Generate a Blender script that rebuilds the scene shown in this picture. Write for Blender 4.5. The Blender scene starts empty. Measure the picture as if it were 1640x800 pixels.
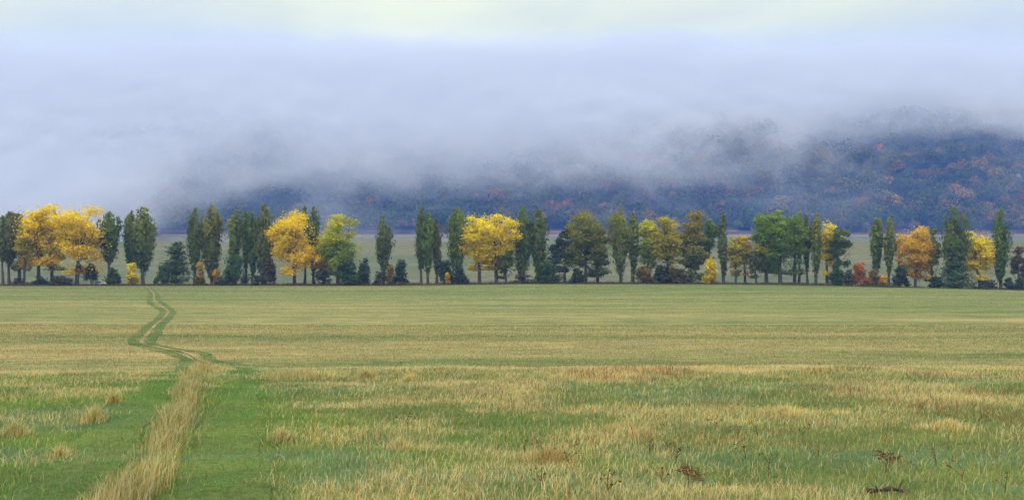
import bpy, math, random
import numpy as np
from mathutils import Vector
random.seed(7)
RNG = np.random.default_rng(11)
scene = bpy.context.scene
R = math.radians
F_PX, CX, HZ, CAMZ = 1758.0, 820.0, 433.0, 5.46      # focal length and horizon measured on the 1640 px wide photograph
PITCH = math.atan((HZ - 400) / F_PX)

# ------------------------------------------------------------------ camera
cam_data = bpy.data.cameras.new("camera")
cam_data.sensor_width = 36.0
cam_data.lens = 36.0 * F_PX / 1640.0
cam_data.clip_start = 0.1
cam_data.clip_end = 6000
cam = bpy.data.objects.new("camera", cam_data)
scene.collection.objects.link(cam)
cam.location = (0, 0, CAMZ)
cam.rotation_euler = (math.pi / 2 + PITCH, 0, 0)
scene.camera = cam

# ------------------------------------------------------------------ sky, sun, exposure
SUN_EL, SUN_AZ = R(48), R(200)
world = bpy.data.worlds.new("World")
scene.world = world
world.use_nodes = True
wt = world.node_tree
wt.nodes.clear()


class NT:
    """tiny helper to write node trees"""
    def __init__(self, tree):
        self.t = tree

    def n(self, kind, **kw):
        nd = self.t.nodes.new(kind)
        for k, v in kw.items():
            setattr(nd, k, v)
        return nd

    def l(self, a, b):
        self.t.links.new(a, b)

    def put(self, sock, v):
        if isinstance(v, bpy.types.NodeSocket):
            self.l(v, sock)
        else:
            sock.default_value = v

    def math(self, op, a, b=0.0, c=0.0, clamp=False):
        nd = self.n('ShaderNodeMath', operation=op)
        nd.use_clamp = clamp
        self.put(nd.inputs[0], a)
        self.put(nd.inputs[1], b)
        self.put(nd.inputs[2], c)
        return nd.outputs[0]

    def step(self, v, a, b, lo=0.0, hi=1.0, kind='SMOOTHSTEP'):
        nd = self.n('ShaderNodeMapRange', interpolation_type=kind)
        nd.clamp = True
        self.put(nd.inputs['Value'], v)
        for i, x in zip(('From Min', 'From Max', 'To Min', 'To Max'), (a, b, lo, hi)):
            self.put(nd.inputs[i], x)
        return nd.outputs['Result']

    def noise(self, vec, scale, detail=4.0, rough=0.55, dist=0.0):
        nd = self.n('ShaderNodeTexNoise')
        self.l(vec, nd.inputs['Vector'])
        nd.inputs['Scale'].default_value = scale
        nd.inputs['Detail'].default_value = detail
        nd.inputs['Roughness'].default_value = rough
        nd.inputs['Distortion'].default_value = dist
        return nd.outputs['Fac']

    def mapping(self, vec, scale=(1, 1, 1), loc=(0, 0, 0)):
        nd = self.n('ShaderNodeMapping')
        self.l(vec, nd.inputs['Vector'])
        nd.inputs['Scale'].default_value = scale
        nd.inputs['Location'].default_value = loc
        return nd.outputs['Vector']

    def mix(self, fac, a, b, mode='MIX'):
        nd = self.n('ShaderNodeMix', data_type='RGBA', blend_type=mode)
        self.put(nd.inputs[0], fac)
        for s, v in ((nd.inputs[6], a), (nd.inputs[7], b)):
            if isinstance(v, bpy.types.NodeSocket):
                self.l(v, s)
            else:
                s.default_value = (*v, 1.0) if len(v) == 3 else v
        return nd.outputs[2]

    def ramp(self, fac, stops):
        nd = self.n('ShaderNodeValToRGB')
        self.l(fac, nd.inputs[0])
        cr = nd.color_ramp
        while len(cr.elements) < len(stops):
            cr.elements.new(0.5)
        for e, (p, c) in zip(cr.elements, stops):
            e.position = p
            e.color = (*c, 1.0)
        return nd.outputs['Color']


W = NT(wt)
tc = W.n('ShaderNodeTexCoord')
gen = tc.outputs['Generated']
sep = W.n('ShaderNodeSeparateXYZ')
W.l(gen, sep.inputs[0])
sky = W.n('ShaderNodeTexSky', sky_type='NISHITA')
sky.sun_disc = False
sky.sun_elevation = SUN_EL
sky.sun_rotation = SUN_AZ
sky.air_density = 1.0
sky.dust_density = 3.0
n1 = W.noise(W.mapping(gen, (1.6, 1.6, 4.0), (3.1, 0.4, 0)), 2.2, 4, 0.5, 0.5)
n2 = W.noise(W.mapping(gen, (1.0, 1.0, 2.6), (7.3, 1.4, 0)), 6.0, 4, 0.5, 0.2)
zz = W.math('ADD', sep.outputs[2], W.math('MULTIPLY', W.math('SUBTRACT', n1, 0.5), 0.17))
# a brighter opening in the overcast, a little left of the view's middle
lobe = W.step(W.math('ABSOLUTE', W.math('ADD', sep.outputs[0], 0.05)), 0.17, 0.0)
zz = W.math('ADD', zz, W.math('MULTIPLY', lobe, 0.018))
cloud = W.ramp(zz, [(0.0, (0.36, 0.43, 0.74)), (0.10, (0.41, 0.50, 0.77)), (0.155, (0.47, 0.565, 0.79)),
                    (0.20, (0.56, 0.66, 0.80)), (0.262, (0.77, 0.85, 0.74)), (0.40, (0.88, 0.93, 0.86)), (1.0, (1.0, 0.98, 0.92))])
var = W.step(n2, 0.3, 0.7, 0.96, 1.04)
bright = W.step(sep.outputs[2], 0.26, 0.9, 1.0, 1.75)         # an overcast sky is brightest overhead
cloud = W.mix(1.0, cloud, W.mix(1.0, (1, 1, 1), W.math('MULTIPLY', var, bright), 'MULTIPLY'), 'MULTIPLY')
cloud10 = W.mix(1.0, cloud, (10.0, 10.0, 10.0), 'MULTIPLY')
both = W.mix(0.93, sky.outputs[0], cloud10)
bg = W.n('ShaderNodeBackground')
W.l(both, bg.inputs['Color'])
bg.inputs['Strength'].default_value = 0.1
wo = W.n('ShaderNodeOutputWorld')
W.l(bg.outputs[0], wo.inputs['Surface'])

sun_d = bpy.data.lights.new("sun", 'SUN')
sun_d.energy = 1.1
sun_d.angle = R(22)
sun_d.color = (1.0, 0.95, 0.86)
sun = bpy.data.objects.new("sun", sun_d)
scene.collection.objects.link(sun)
sdir = Vector((math.sin(SUN_AZ) * math.cos(SUN_EL), math.cos(SUN_AZ) * math.cos(SUN_EL), math.sin(SUN_EL)))
sun.rotation_euler = sdir.to_track_quat('Z', 'Y').to_euler()

scene.view_settings.view_transform = 'Standard'
scene.view_settings.look = 'None'
scene.view_settings.gamma = 1.0
scene.view_settings.exposure = 0.2
scene.view_settings.use_curve_mapping = False
cy = scene.cycles
cy.use_denoising = True
cy.max_bounces = 8
cy.diffuse_bounces = 2
cy.glossy_bounces = 1
cy.transmission_bounces = 3
cy.volume_bounces = 4
cy.transparent_max_bounces = 6
cy.caustics_reflective = cy.caustics_refractive = False
cy.volume_step_rate = 1.0
cy.volume_max_steps = 128


# ------------------------------------------------------------------ small numeric helpers
def sstep(t):
    t = np.clip(t, 0, 1)
    return t * t * (3 - 2 * t)


def vnoise(x, y, seed=0):
    x = np.asarray(x, float)
    y = np.asarray(y, float)
    xi, yi = np.floor(x).astype(np.int64), np.floor(y).astype(np.int64)
    fx, fy = sstep(x - xi), sstep(y - yi)

    def h(a, b):
        v = (a * 374761393 + b * 668265263 + seed * 974634777) & 0xFFFFFFFF
        v = ((v ^ (v >> 13)) * 1274126177) & 0xFFFFFFFF
        v = v ^ (v >> 16)
        return (v & 0xFFFFFF) / float(0xFFFFFF)
    a, b, c, d = h(xi, yi), h(xi + 1, yi), h(xi, yi + 1), h(xi + 1, yi + 1)
    return (a + (b - a) * fx) * (1 - fy) + (c + (d - c) * fx) * fy


def fbm(x, y, seed=0, octaves=4):
    s, a, t = 0.0, 1.0, 0.0
    for k in range(octaves):
        s = s + a * vnoise(x * 2 ** k, y * 2 ** k, seed + k * 17)
        t += a
        a *= 0.55
    return s / t


# ------------------------------------------------------------------ the lie of the land
_ty = np.arange(-80, 1700, 0.25)
_base = np.interp(_ty, [-80, 0, 11, 20, 27, 34, 45, 58, 68, 412, 440, 500, 560, 620, 652, 690, 720, 800, 900, 1000, 1100, 1300, 1700],
                  [4.4, 3.62, 3.16, 3.08, 3.0, 2.3, 1.1, .18, 0, 0, 1.4, 7, 13.6, 21, 25, 31, 42, 78, 116, 138, 147, 148, 130])


def _smooth(v, w):
    k = np.hanning(w)
    k /= k.sum()
    return np.convolve(np.pad(v, (w // 2, w // 2), 'edge'), k, 'valid')[:len(v)]


_b1, _b2 = _smooth(_base, 33), _smooth(_base, 161)
_base = np.where(_ty < 60, _b1, _b2)


def ground_z(x, y):
    x = np.asarray(x, float)
    y = np.asarray(y, float)
    z = np.interp(y, _ty, _base)
    # the row stands on ground that rises a touch in the middle and falls off to the right
    prof = np.interp(x, [-190, -45, 7, 64, 98, 120, 155, 187, 260], [0, .05, .7, .6, .3, -.15, -1.2, -2.0, -2.6])
    z = z + prof * sstep((y - 190) / 190) * (1 - sstep((y - 430) / 160))
    # shallow swell in front of the right half of the row
    z = z + 0.75 * np.exp(-((x - 75) / 60) ** 2 - ((y - 300) / 45) ** 2)
    z = z + (fbm(x / 70, y / 45, 3, 2) - 0.5) * 0.7 * sstep((y - 75) / 60) * (1 - sstep((y - 330) / 60))
    z = z + (fbm(x / 1.7, y / 1.7, 9, 3) - 0.5) * 0.13 * (1 - sstep((y - 60) / 60))
    z = z + (fbm(x / 6, y / 6, 5, 2) - 0.5) * 0.22 * (1 - sstep((y - 50) / 60)) * sstep((y - 4) / 8)
    hill = sstep((y - 690) / 160)
    z = z + hill * (fbm(x / 210 + .35, y / 240, 21, 3) - 0.5) * 48
    z = z + hill * 18 * np.exp(-((x - 330) / 170) ** 2)
    return z


def ray(px, py):
    a = np.array([(px - CX) / F_PX, 1.0, -(py - 400) / F_PX])
    c, s = math.cos(PITCH), math.sin(PITCH)
    return np.array([a[0], a[1] * c - a[2] * s, a[1] * s + a[2] * c])


def at(px, py, near=4.0):
    """the point of the ground seen in this direction"""
    d = ray(px, py)
    t = np.concatenate([np.arange(near, 80, .05), np.arange(80, 1500, .5)])
    gx, gy, gz = d[0] * t, d[1] * t, CAMZ + d[2] * t
    under = gz < ground_z(gx, gy)
    i = int(np.argmax(under)) if under.any() else len(t) - 1
    return gx[i], gy[i]


def on_plane(px, py, Y):
    d = ray(px, py)
    t = Y / d[1]
    return d[0] * t, CAMZ + d[2] * t


# ------------------------------------------------------------------ mesh writing
def mesh_from(name, V, quads=None, tris=None, col=None, smooth=False):
    me = bpy.data.meshes.new(name)
    V = np.asarray(V, np.float32)
    parts, starts, tot = [], [], 0
    for f, k in ((quads, 4), (tris, 3)):
        if f is not None and len(f):
            f = np.asarray(f, np.int32).reshape(-1, k)
            parts.append(f.ravel())
            starts.append(tot + np.arange(len(f), dtype=np.int32) * k)
            tot += f.size
    idx = np.concatenate(parts)
    st = np.concatenate(starts)
    me.vertices.add(len(V))
    me.vertices.foreach_set("co", V.ravel())
    me.loops.add(len(idx))
    me.loops.foreach_set("vertex_index", idx)
    me.polygons.add(len(st))
    me.polygons.foreach_set("loop_start", st)
    if smooth:
        me.polygons.foreach_set("use_smooth", np.ones(len(st), bool))
    me.update(calc_edges=True)
    if col is not None:
        a = me.color_attributes.new("Col", 'FLOAT_COLOR', 'POINT')
        c = np.ones((len(V), 4), np.float32)
        c[:, :3] = np.clip(col, 0, 1)
        a.data.foreach_set("color", c.ravel())
    return me


def link(name, me, mat, parent=None):
    o = bpy.data.objects.new(name, me)
    scene.collection.objects.link(o)
    if mat is not None and not me.materials:
        me.materials.append(mat)
    if parent is not None:
        o.parent = parent
    return o


def tag(o, label, cat, group=None, kind=None):
    o['label'] = label
    o['category'] = cat
    if group:
        o['group'] = group
    if kind:
        o['kind'] = kind
    return o


def empty(name, loc, label, cat, group=None):
    o = bpy.data.objects.new(name, None)
    o.empty_display_size = 0.5
    scene.collection.objects.link(o)
    o.location = loc
    return tag(o, label, cat, group)


class Geo:
    """collects pieces into one mesh"""
    def __init__(self):
        self.V, self.Q, self.T, self.C, self.n = [], [], [], [], 0

    def add(self, V, quads=None, tris=None, col=None):
        V = np.asarray(V, float)
        self.V.append(V)
        if quads is not None and len(quads):
            self.Q.append(np.asarray(quads) + self.n)
        if tris is not None and len(tris):
            self.T.append(np.asarray(tris) + self.n)
        if col is not None:
            self.C.append(np.broadcast_to(np.asarray(col, float), (len(V), 3)))
        self.n += len(V)

    def tube(self, P, rad, sides=6, col=None):
        P = np.asarray(P, float)
        rad = np.asarray(rad, float)
        d = np.gradient(P, axis=0)
        d /= np.linalg.norm(d, axis=1)[:, None] + 1e-9
        ref = np.where(np.abs(d[:, 2:3]) > .9, np.array([[1., 0, 0]]), np.array([[0, 0, 1.]]))
        u = np.cross(d, ref)
        u /= np.linalg.norm(u, axis=1)[:, None] + 1e-9
        v = np.cross(d, u)
        a = np.arange(sides) * 2 * math.pi / sides
        ring = P[:, None] + rad[:, None, None] * (np.cos(a)[None, :, None] * u[:, None] + np.sin(a)[None, :, None] * v[:, None])
        k, q = len(P), []
        for i in range(k - 1):
            for j in range(sides):
                q.append((i * sides + j, i * sides + (j + 1) % sides, (i + 1) * sides + (j + 1) % sides, (i + 1) * sides + j))
        self.add(ring.reshape(-1, 3), q, None, col)

    def cards(self, P, size, col, N=None, stretch=None, axis=None):
        """leaf clumps: small kite-shaped faces, tilted every way"""
        P = np.asarray(P, float)
        n = len(P)
        if n == 0:
            return
        rnd = RNG.normal(size=(n, 3))
        N = rnd if N is None else N + 0.55 * rnd
        N = N / (np.linalg.norm(N, axis=1)[:, None] + 1e-9)
        t = RNG.normal(size=(n, 3)) if axis is None else np.asarray(axis) + 0.22 * RNG.normal(size=(n, 3))
        t = t - N * (t * N).sum(1)[:, None]
        t /= np.linalg.norm(t, axis=1)[:, None] + 1e-9
        b = np.cross(N, t)
        s = (np.asarray(size) * np.ones(n))[:, None] * RNG.uniform(.65, 1.35, (n, 1))
        st = 1.0 if stretch is None else stretch
        k = RNG.uniform(-.25, .25, (n, 1))
        V = np.stack([P - t * s * st, P + b * s * .7 + t * s * k, P + t * s * st + N * s * .25, P - b * s * .7 - t * s * k], 1).reshape(-1, 3)
        Q = np.arange(n * 4).reshape(n, 4)
        self.add(V, Q, None, np.repeat(np.broadcast_to(col, (n, 3)), 4, axis=0))

    def mesh(self, name, smooth=False):
        return mesh_from(name, np.concatenate(self.V), np.concatenate(self.Q) if self.Q else None,
                         np.concatenate(self.T) if self.T else None, np.concatenate(self.C) if self.C else None, smooth)


# ------------------------------------------------------------------ materials
def new_mat(name):
    m = bpy.data.materials.new(name)
    m.use_nodes = True
    m.node_tree.nodes.clear()
    return m, NT(m.node_tree)


def leaf_material(name, translucency=0.35, rough=0.6):
    m, N = new_mat(name)
    at_ = N.n('ShaderNodeAttribute', attribute_name='Col')
    geo = N.n('ShaderNodeNewGeometry')
    nz = N.noise(geo.outputs['Position'], 0.9, 3, .6)
    c = N.mix(1.0, at_.outputs['Color'], N.mix(N.step(nz, .3, .7), (.82, .84, .85), (1.16, 1.14, 1.06)), 'MULTIPLY')
    p = N.n('ShaderNodeBsdfPrincipled')
    N.l(c, p.inputs['Base Color'])
    p.inputs['Roughness'].default_value = rough
    p.inputs['Specular IOR Level'].default_value = .25
    t = N.n('ShaderNodeBsdfTranslucent')
    N.l(c, t.inputs['Color'])
    mx = N.n('ShaderNodeMixShader')
    mx.inputs[0].default_value = translucency
    N.l(p.outputs[0], mx.inputs[1])
    N.l(t.outputs[0], mx.inputs[2])
    o = N.n('ShaderNodeOutputMaterial')
    N.l(mx.outputs[0], o.inputs['Surface'])
    return m


def bark_material(name, c1, c2):
    m, N = new_mat(name)
    geo = N.n('ShaderNodeTexCoord')
    nz = N.noise(N.mapping(geo.outputs['Object'], (6, 6, 1.1)), 1.0, 5, .65)
    c = N.mix(N.step(nz, .35, .65), c1, c2)
    p = N.n('ShaderNodeBsdfPrincipled')
    N.l(c, p.inputs['Base Color'])
    p.inputs['Roughness'].default_value = .9
    bp = N.n('ShaderNodeBump')
    bp.inputs['Strength'].default_value = .6
    N.l(nz, bp.inputs['Height'])
    N.l(bp.outputs[0], p.inputs['Normal'])
    o = N.n('ShaderNodeOutputMaterial')
    N.l(p.outputs[0], o.inputs['Surface'])
    return m


def plain_material(name, col, rough=.5, metal=0.0, spec=.5, coat=0.0, vary=.06, scale=8.0):
    m, N = new_mat(name)
    geo = N.n('ShaderNodeTexCoord')
    nz = N.noise(geo.outputs['Object'], scale, 4, .6)
    c = N.mix(N.step(nz, .3, .7), tuple(v * (1 - vary) for v in col), tuple(min(1, v * (1 + vary)) for v in col))
    p = N.n('ShaderNodeBsdfPrincipled')
    N.l(c, p.inputs['Base Color'])
    p.inputs['Roughness'].default_value = rough
    p.inputs['Metallic'].default_value = metal
    p.inputs['Specular IOR Level'].default_value = spec
    p.inputs['Coat Weight'].default_value = coat
    o = N.n('ShaderNodeOutputMaterial')
    N.l(p.outputs[0], o.inputs['Surface'])
    return m


def soil_material(name, rough=.95):
    """ground cover: the painted-out mix of stubble, moss and straw comes from Col, the fine grain from noise"""
    m, N = new_mat(name)
    at_ = N.n('ShaderNodeAttribute', attribute_name='Col')
    geo = N.n('ShaderNodeNewGeometry')
    pos = geo.outputs['Position']
    f1 = N.noise(N.mapping(pos, (.35, 1.0, 1.0)), .55, 6, .62)          # mown swathes run across the view
    f2 = N.noise(pos, 9.0, 5, .7)
    f3 = N.noise(N.mapping(pos, (.10, .6, 1.0)), .16, 5, .6)
    c = at_.outputs['Color']
    c = N.mix(1.0, c, N.mix(N.step(f1, .28, .72), (.60, .68, .66), (1.32, 1.24, 1.14)), 'MULTIPLY')
    c = N.mix(1.0, c, N.mix(N.step(f2, .25, .75), (.62, .62, .60), (1.32, 1.3, 1.26)), 'MULTIPLY')
    c = N.mix(1.0, c, N.mix(N.step(f3, .3, .7), (.84, .9, .86), (1.14, 1.08, 1.0)), 'MULTIPLY')
    p = N.n('ShaderNodeBsdfPrincipled')
    N.l(c, p.inputs['Base Color'])
    p.inputs['Roughness'].default_value = rough
    p.inputs['Specular IOR Level'].default_value = .15
    bp = N.n('ShaderNodeBump')
    bp.inputs['Strength'].default_value = .9
    bp.inputs['Distance'].default_value = .12
    N.l(f2, bp.inputs['Height'])
    N.l(bp.outputs[0], p.inputs['Normal'])
    o = N.n('ShaderNodeOutputMaterial')
    N.l(p.outputs[0], o.inputs['Surface'])
    return m


M_LEAF = leaf_material('leaves', .35)
M_NEEDLE = leaf_material('needles', .12)
M_GRASS = leaf_material('grass', .42, .55)
M_BARK = bark_material('bark', (.035, .03, .028), (.10, .088, .08))
M_PALE_BARK = bark_material('pale_bark', (.20, .19, .20), (.42, .40, .41))
M_SOIL = soil_material('meadow')
M_WOOD = bark_material('weathered_wood', (.07, .06, .05), (.16, .14, .12))
M_WIRE = plain_material('wire', (.18, .18, .18), .5, .8)
M_ASPHALT = plain_material('asphalt', (.055, .055, .057), .9, vary=.3, scale=1.5)

# ------------------------------------------------------------------ the wheel track, drawn on the land
LEFT = [(75, 800), (110, 768), (140, 740), (186, 692), (212, 659), (250, 622), (274, 600), (292, 588)]
RIGHT = [(362, 800), (362, 770), (366, 716), (374, 674), (386, 640), (392, 615), (392, 600), (390, 590)]
LEFT_FAR = [(300, 579), (287, 572), (267, 565), (240, 557), (213, 548), (224, 534), (239, 522), (254, 512), (261, 502), (255, 494), (241, 486), (239, 480), (241, 470), (236, 462), (232, 459)]
RIGHT_FAR = [(341, 580), (333, 572), (318, 565), (262, 557), (241, 548), (251, 534), (258, 522), (270, 512), (277, 502), (273, 494), (261, 486), (254, 480), (251, 470), (243, 462), (239, 459)]


def flat_at(px, py):
    d = ray(px, py)
    t = (0.0 - CAMZ) / d[2]
    return d[0] * t, d[1] * t


def densify(P, step=.35):
    P = np.asarray(P, float)
    # Catmull-Rom through the points
    out = []
    Q = np.vstack([2 * P[0] - P[1], P, 2 * P[-1] - P[-2]])
    for i in range(1, len(Q) - 2):
        n = max(2, int(np.linalg.norm(Q[i + 1] - Q[i]) / step))
        for t in np.arange(n) / n:
            a, b, c, d = Q[i - 1], Q[i], Q[i + 1], Q[i + 2]
            out.append(.5 * ((2 * b) + (-a + c) * t + (2 * a - 5 * b + 4 * c - d) * t * t + (-a + 3 * b - 3 * c + d) * t ** 3))
    out.append(P[-1])
    return np.array(out)


def track_line(nearp, farp):
    pts = [at(x, y) for x, y in nearp]
    pts = [(pts[0][0] + (pts[0][0] - pts[1][0]) * 3, pts[0][1] + (pts[0][1] - pts[1][1]) * 3)] + pts
    pts += [p for p in (flat_at(x, y) for x, y in farp)]
    return densify(pts)


T_LEFT, T_RIGHT = track_line(LEFT, LEFT_FAR), track_line(RIGHT, RIGHT_FAR)


def dist_to(line, x, y):
    """distance to a polyline that runs away from the viewer (looked up against nearby samples)"""
    x = np.asarray(x, float).ravel()
    y = np.asarray(y, float).ravel()
    L = line[::2]
    best = np.full(len(x), 1e9)
    for s in range(0, len(L), 1):
        m = np.abs(y - L[s, 1]) < 7
        if m.any():
            best[m] = np.minimum(best[m], np.hypot(x[m] - L[s, 0], y[m] - L[s, 1]))
    return best


def rut_halfwidth(y):
    return np.interp(y, [8, 12, 30, 60, 90, 400], [.42, .42, .44, .40, .38, .44])


GREEN = np.array([.14, .192, .07])
LUSH = np.array([.10, .198, .042])
BLUE = np.array([.125, .215, .12])
STRAW = np.array([.42, .365, .18])
PALE = np.array([.52, .43, .23])
RUST = np.array([.23, .115, .05])


def cover(x, y):
    """what grows where: straw share, lush share, bluish share, rust share (0..1 each)"""
    near = 1 - sstep((y - 20 - 8 * fbm(x / 6, y / 6, 41, 2)) / 30)
    s_near = sstep((fbm(x / 2.6, y / 2.2, 31, 4) - .40) / .24) * .42 + .06
    # more straw beyond the left part of the crest and to the right of the track
    fade = sstep((y - 16) / 16)                                   # the lush growth thins out towards the edge of the rise
    s_near = s_near + .17 * fade + .12 * sstep((y - 22) / 8) * sstep((fbm(x / 5, y / 3, 77, 3) - .4) / .2)
    left_green = sstep((-1.2 - x - (y - 11) * .16) / 2.0) * near
    s_near = np.clip(s_near * (1 - .45 * left_green), 0, 1)
    band = fbm(x / 60 + 4, y / 9, 45, 4)
    s_far = np.interp(y, [55, 75, 110, 150, 185, 230, 300, 400], [.50, .47, .42, .38, .30, .19, .13, .16])
    s_far = np.clip(s_far + (band - .5) * .9 + (fbm(x / 30, y / 3.2, 145, 4) - .5) * .9 + .16 * sstep((-x) / 30) * (1 - sstep((y - 180) / 60)) - .22 * np.exp(-((x - 85) / 60) ** 2 - ((y - 320) / 75) ** 2), .02, 1)
    s = near * s_near + (1 - near) * s_far
    lush = (1 - .55 * fade) * near * (sstep((fbm(x / 3.1, y / 2.4, 57, 3) - .5) / .2) * .4 + .5 * left_green)
    blue = (1 - .5 * fade) * near * sstep((fbm(x / 3.4 + 9, y / 1.5, 63, 3) - .52) / .12)
    rust = sstep((fbm(x / 1.8, y / 1.5, 69, 3) - .63) / .12) * near * sstep((x + 1) / 3 + .4) * .12
    return s, np.clip(lush, 0, 1), blue, rust


def ground_colour(x, y):
    s, lush, blue, rust = cover(x, y)
    c = GREEN[None] * (1 - lush[:, None]) + LUSH[None] * lush[:, None]
    c = c * (1 - .75 * blue[:, None]) + BLUE[None] * .75 * blue[:, None]
    st = STRAW * .86
    c = c * (1 - s[:, None]) + st[None] * s[:, None]
    c = c * (1 - .6 * rust[:, None]) + RUST[None] * .6 * rust[:, None]
    return c


# ------------------------------------------------------------------ ground sheet, hill, road
def fan_grid(ys, half, cols):
    u = np.linspace(-1, 1, cols)
    u = np.sign(u) * np.abs(u) ** 1.45
    X = u[None] * half(ys)[:, None]
    Y = np.repeat(ys[:, None], cols, 1)
    q = np.arange((len(ys) - 1) * (cols - 1))
    r, c = q // (cols - 1), q % (cols - 1)
    Q = np.stack([r * cols + c, r * cols + c + 1, (r + 1) * cols + c + 1, (r + 1) * cols + c], 1)
    return X.ravel(), Y.ravel(), Q


ys = [-40.0]
while ys[-1] < 690:
    y = ys[-1]
    ys.append(y + (2.0 if y < 4 else .3 if y < 70 else min(5, .3 + (y - 70) * .022)))
ys = np.array(ys[:-1] + [690.0])
gx, gy, gq = fan_grid(ys, lambda y: 60 + 1.5 * np.maximum(y, 0), 330)
gz = ground_z(gx, gy)
col = ground_colour(gx, gy) * (1 - .08 * sstep((gy - 40) / 30))[:, None]
under = sstep((gy - 388) / 5) * (1 - sstep((gy - 414) / 6))                      # dead leaves and stalks, plus contact shade painted in under the row
litter_shade = np.array([.075, .06, .04])
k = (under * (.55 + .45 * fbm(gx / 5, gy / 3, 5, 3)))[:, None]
col = col * (1 - k) + litter_shade * k
far = sstep((gy - 414) / 10)[:, None]                                            # the pale grazed field behind
fcol = np.array([.128, .138, .102]) * (.86 + .3 * fbm(gx / 45, gy / 12, 15, 4))[:, None]
fgreen = sstep((fbm(gx / 90, gy / 30, 25, 3) - .45) / .2)[:, None]
fcol = fcol * (1 - .7 * fgreen) + np.array([.088, .122, .085]) * .7 * fgreen
col = col * (1 - far) + fcol * far
edge = (sstep((gy - 652 + 14 * (fbm(gx / 60, gy / 40, 8, 2) - .5)) / 5))[:, None]  # scrubby brown bank under the wood
terr = sstep((np.sin(gy / 3.4 + 3 * fbm(gx / 80, gy / 60, 2, 2)) - .55) / .4)[:, None]
bank = np.array([.105, .07, .06]) * (1 - terr) + np.array([.30, .22, .18]) * terr * .9
col = col * (1 - edge) + bank * edge
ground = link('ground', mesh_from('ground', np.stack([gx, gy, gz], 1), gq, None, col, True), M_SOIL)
tag(ground, 'wide flat meadow of mown green and straw coloured grass up to the wood', 'ground', kind='structure')

hx = np.linspace(-1150, 1150, 250)
hy = np.linspace(688, 1450, 96)
HX, HY = np.meshgrid(hx, hy)
HZc = ground_z(HX, HY)
HZc[0] -= .5
q = np.arange((96 - 1) * (250 - 1))
r_, c_ = q // 249, q % 249
hq = np.stack([r_ * 250 + c_, r_ * 250 + c_ + 1, (r_ + 1) * 250 + c_ + 1, (r_ + 1) * 250 + c_], 1)
hcol = np.array([.05, .05, .03]) * (.7 + .6 * fbm(HX.ravel() / 30, HY.ravel() / 30, 4, 3))[:, None]
hill = link('hill', mesh_from('hill', np.stack([HX, HY, HZc], -1).reshape(-1, 3), hq, None, hcol, True), M_SOIL)
tag(hill, 'long wooded hillside rising into low cloud behind the meadow', 'hill', kind='structure')


def strip(line, halfw, lift, cols=5):
    d = np.gradient(line, axis=0)
    d /= np.linalg.norm(d, axis=1)[:, None] + 1e-9
    nrm = np.stack([d[:, 1], -d[:, 0]], 1)
    u = np.linspace(-1, 1, cols)
    w = halfw(line[:, 1]) * (.45 + 1.1 * fbm(line[:, 1] / 2.3, line[:, 0] / 1.7, 12, 3))
    P = line[:, None] + nrm[:, None] * (u[None, :, None] * w[:, None, None])
    z = ground_z(P[..., 0], P[..., 1]) + lift
    n = len(line)
    q = np.arange((n - 1) * (cols - 1))
    r, c = q // (cols - 1), q % (cols - 1)
    Q = np.stack([r * cols + c, r * cols + c + 1, (r + 1) * cols + c + 1, (r + 1) * cols + c], 1)
    return np.concatenate([P, z[..., None]], -1).reshape(-1, 3), Q


tg = Geo()
for line in (T_LEFT, T_RIGHT):
    V, Q = strip(line, rut_halfwidth, .03)
    f = sstep((fbm(V[:, 0] / 1.3, V[:, 1] / 2.5, 88, 3) - .35) / .3)[:, None]
    k = sstep((V[:, 1] - 45) / 25)[:, None]                                        # on the plain the ruts are darker than the stubble
    c = (np.array([.095, .155, .045]) * (1 - f) + np.array([.14, .18, .06]) * f) * (1 - k) + (np.array([.082, .138, .042]) * (1 - f) + np.array([.14, .165, .06]) * f) * k
    tg.add(V, Q, None, c)
n = min(len(T_LEFT), len(T_RIGHT))
il, ir = np.linspace(0, len(T_LEFT) - 1, 700).astype(int), np.linspace(0, len(T_RIGHT) - 1, 700).astype(int)
# crown of the track: for every left sample the right sample at the same depth
far_l = T_LEFT[T_LEFT[:, 1] > 62]
far_r = T_RIGHT[T_RIGHT[:, 1] > 62]
mid_far = (far_l[np.linspace(0, len(far_l) - 1, 500).astype(int)] + far_r[np.linspace(0, len(far_r) - 1, 500).astype(int)]) / 2
V, Q = strip(mid_far, lambda y: np.interp(y, [60, 90, 400], [.15, .14, .17]), .06, 3)
tg.add(V, Q, None, np.array([.42, .38, .20]) * .62 * (.6 + .8 * fbm(V[:, 0] / 2, V[:, 1] / 3, 19, 2))[:, None])
track = link('track', tg.mesh('track', True), M_SOIL)
tag(track, 'winding green wheel track with two ruts crossing the meadow to the tree row', 'track', kind='structure')

rx = np.arange(-620, 621, 4.0)
V, Q = strip(np.stack([rx, np.full_like(rx, 408.0)], 1), lambda y: np.full_like(y, 2.9), .10, 5)
# no wobble at the road's edge
road = link('road', mesh_from('road', V, Q), M_ASPHALT)
tag(road, 'narrow asphalt road running behind the row of trees', 'road', kind='structure')


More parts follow.
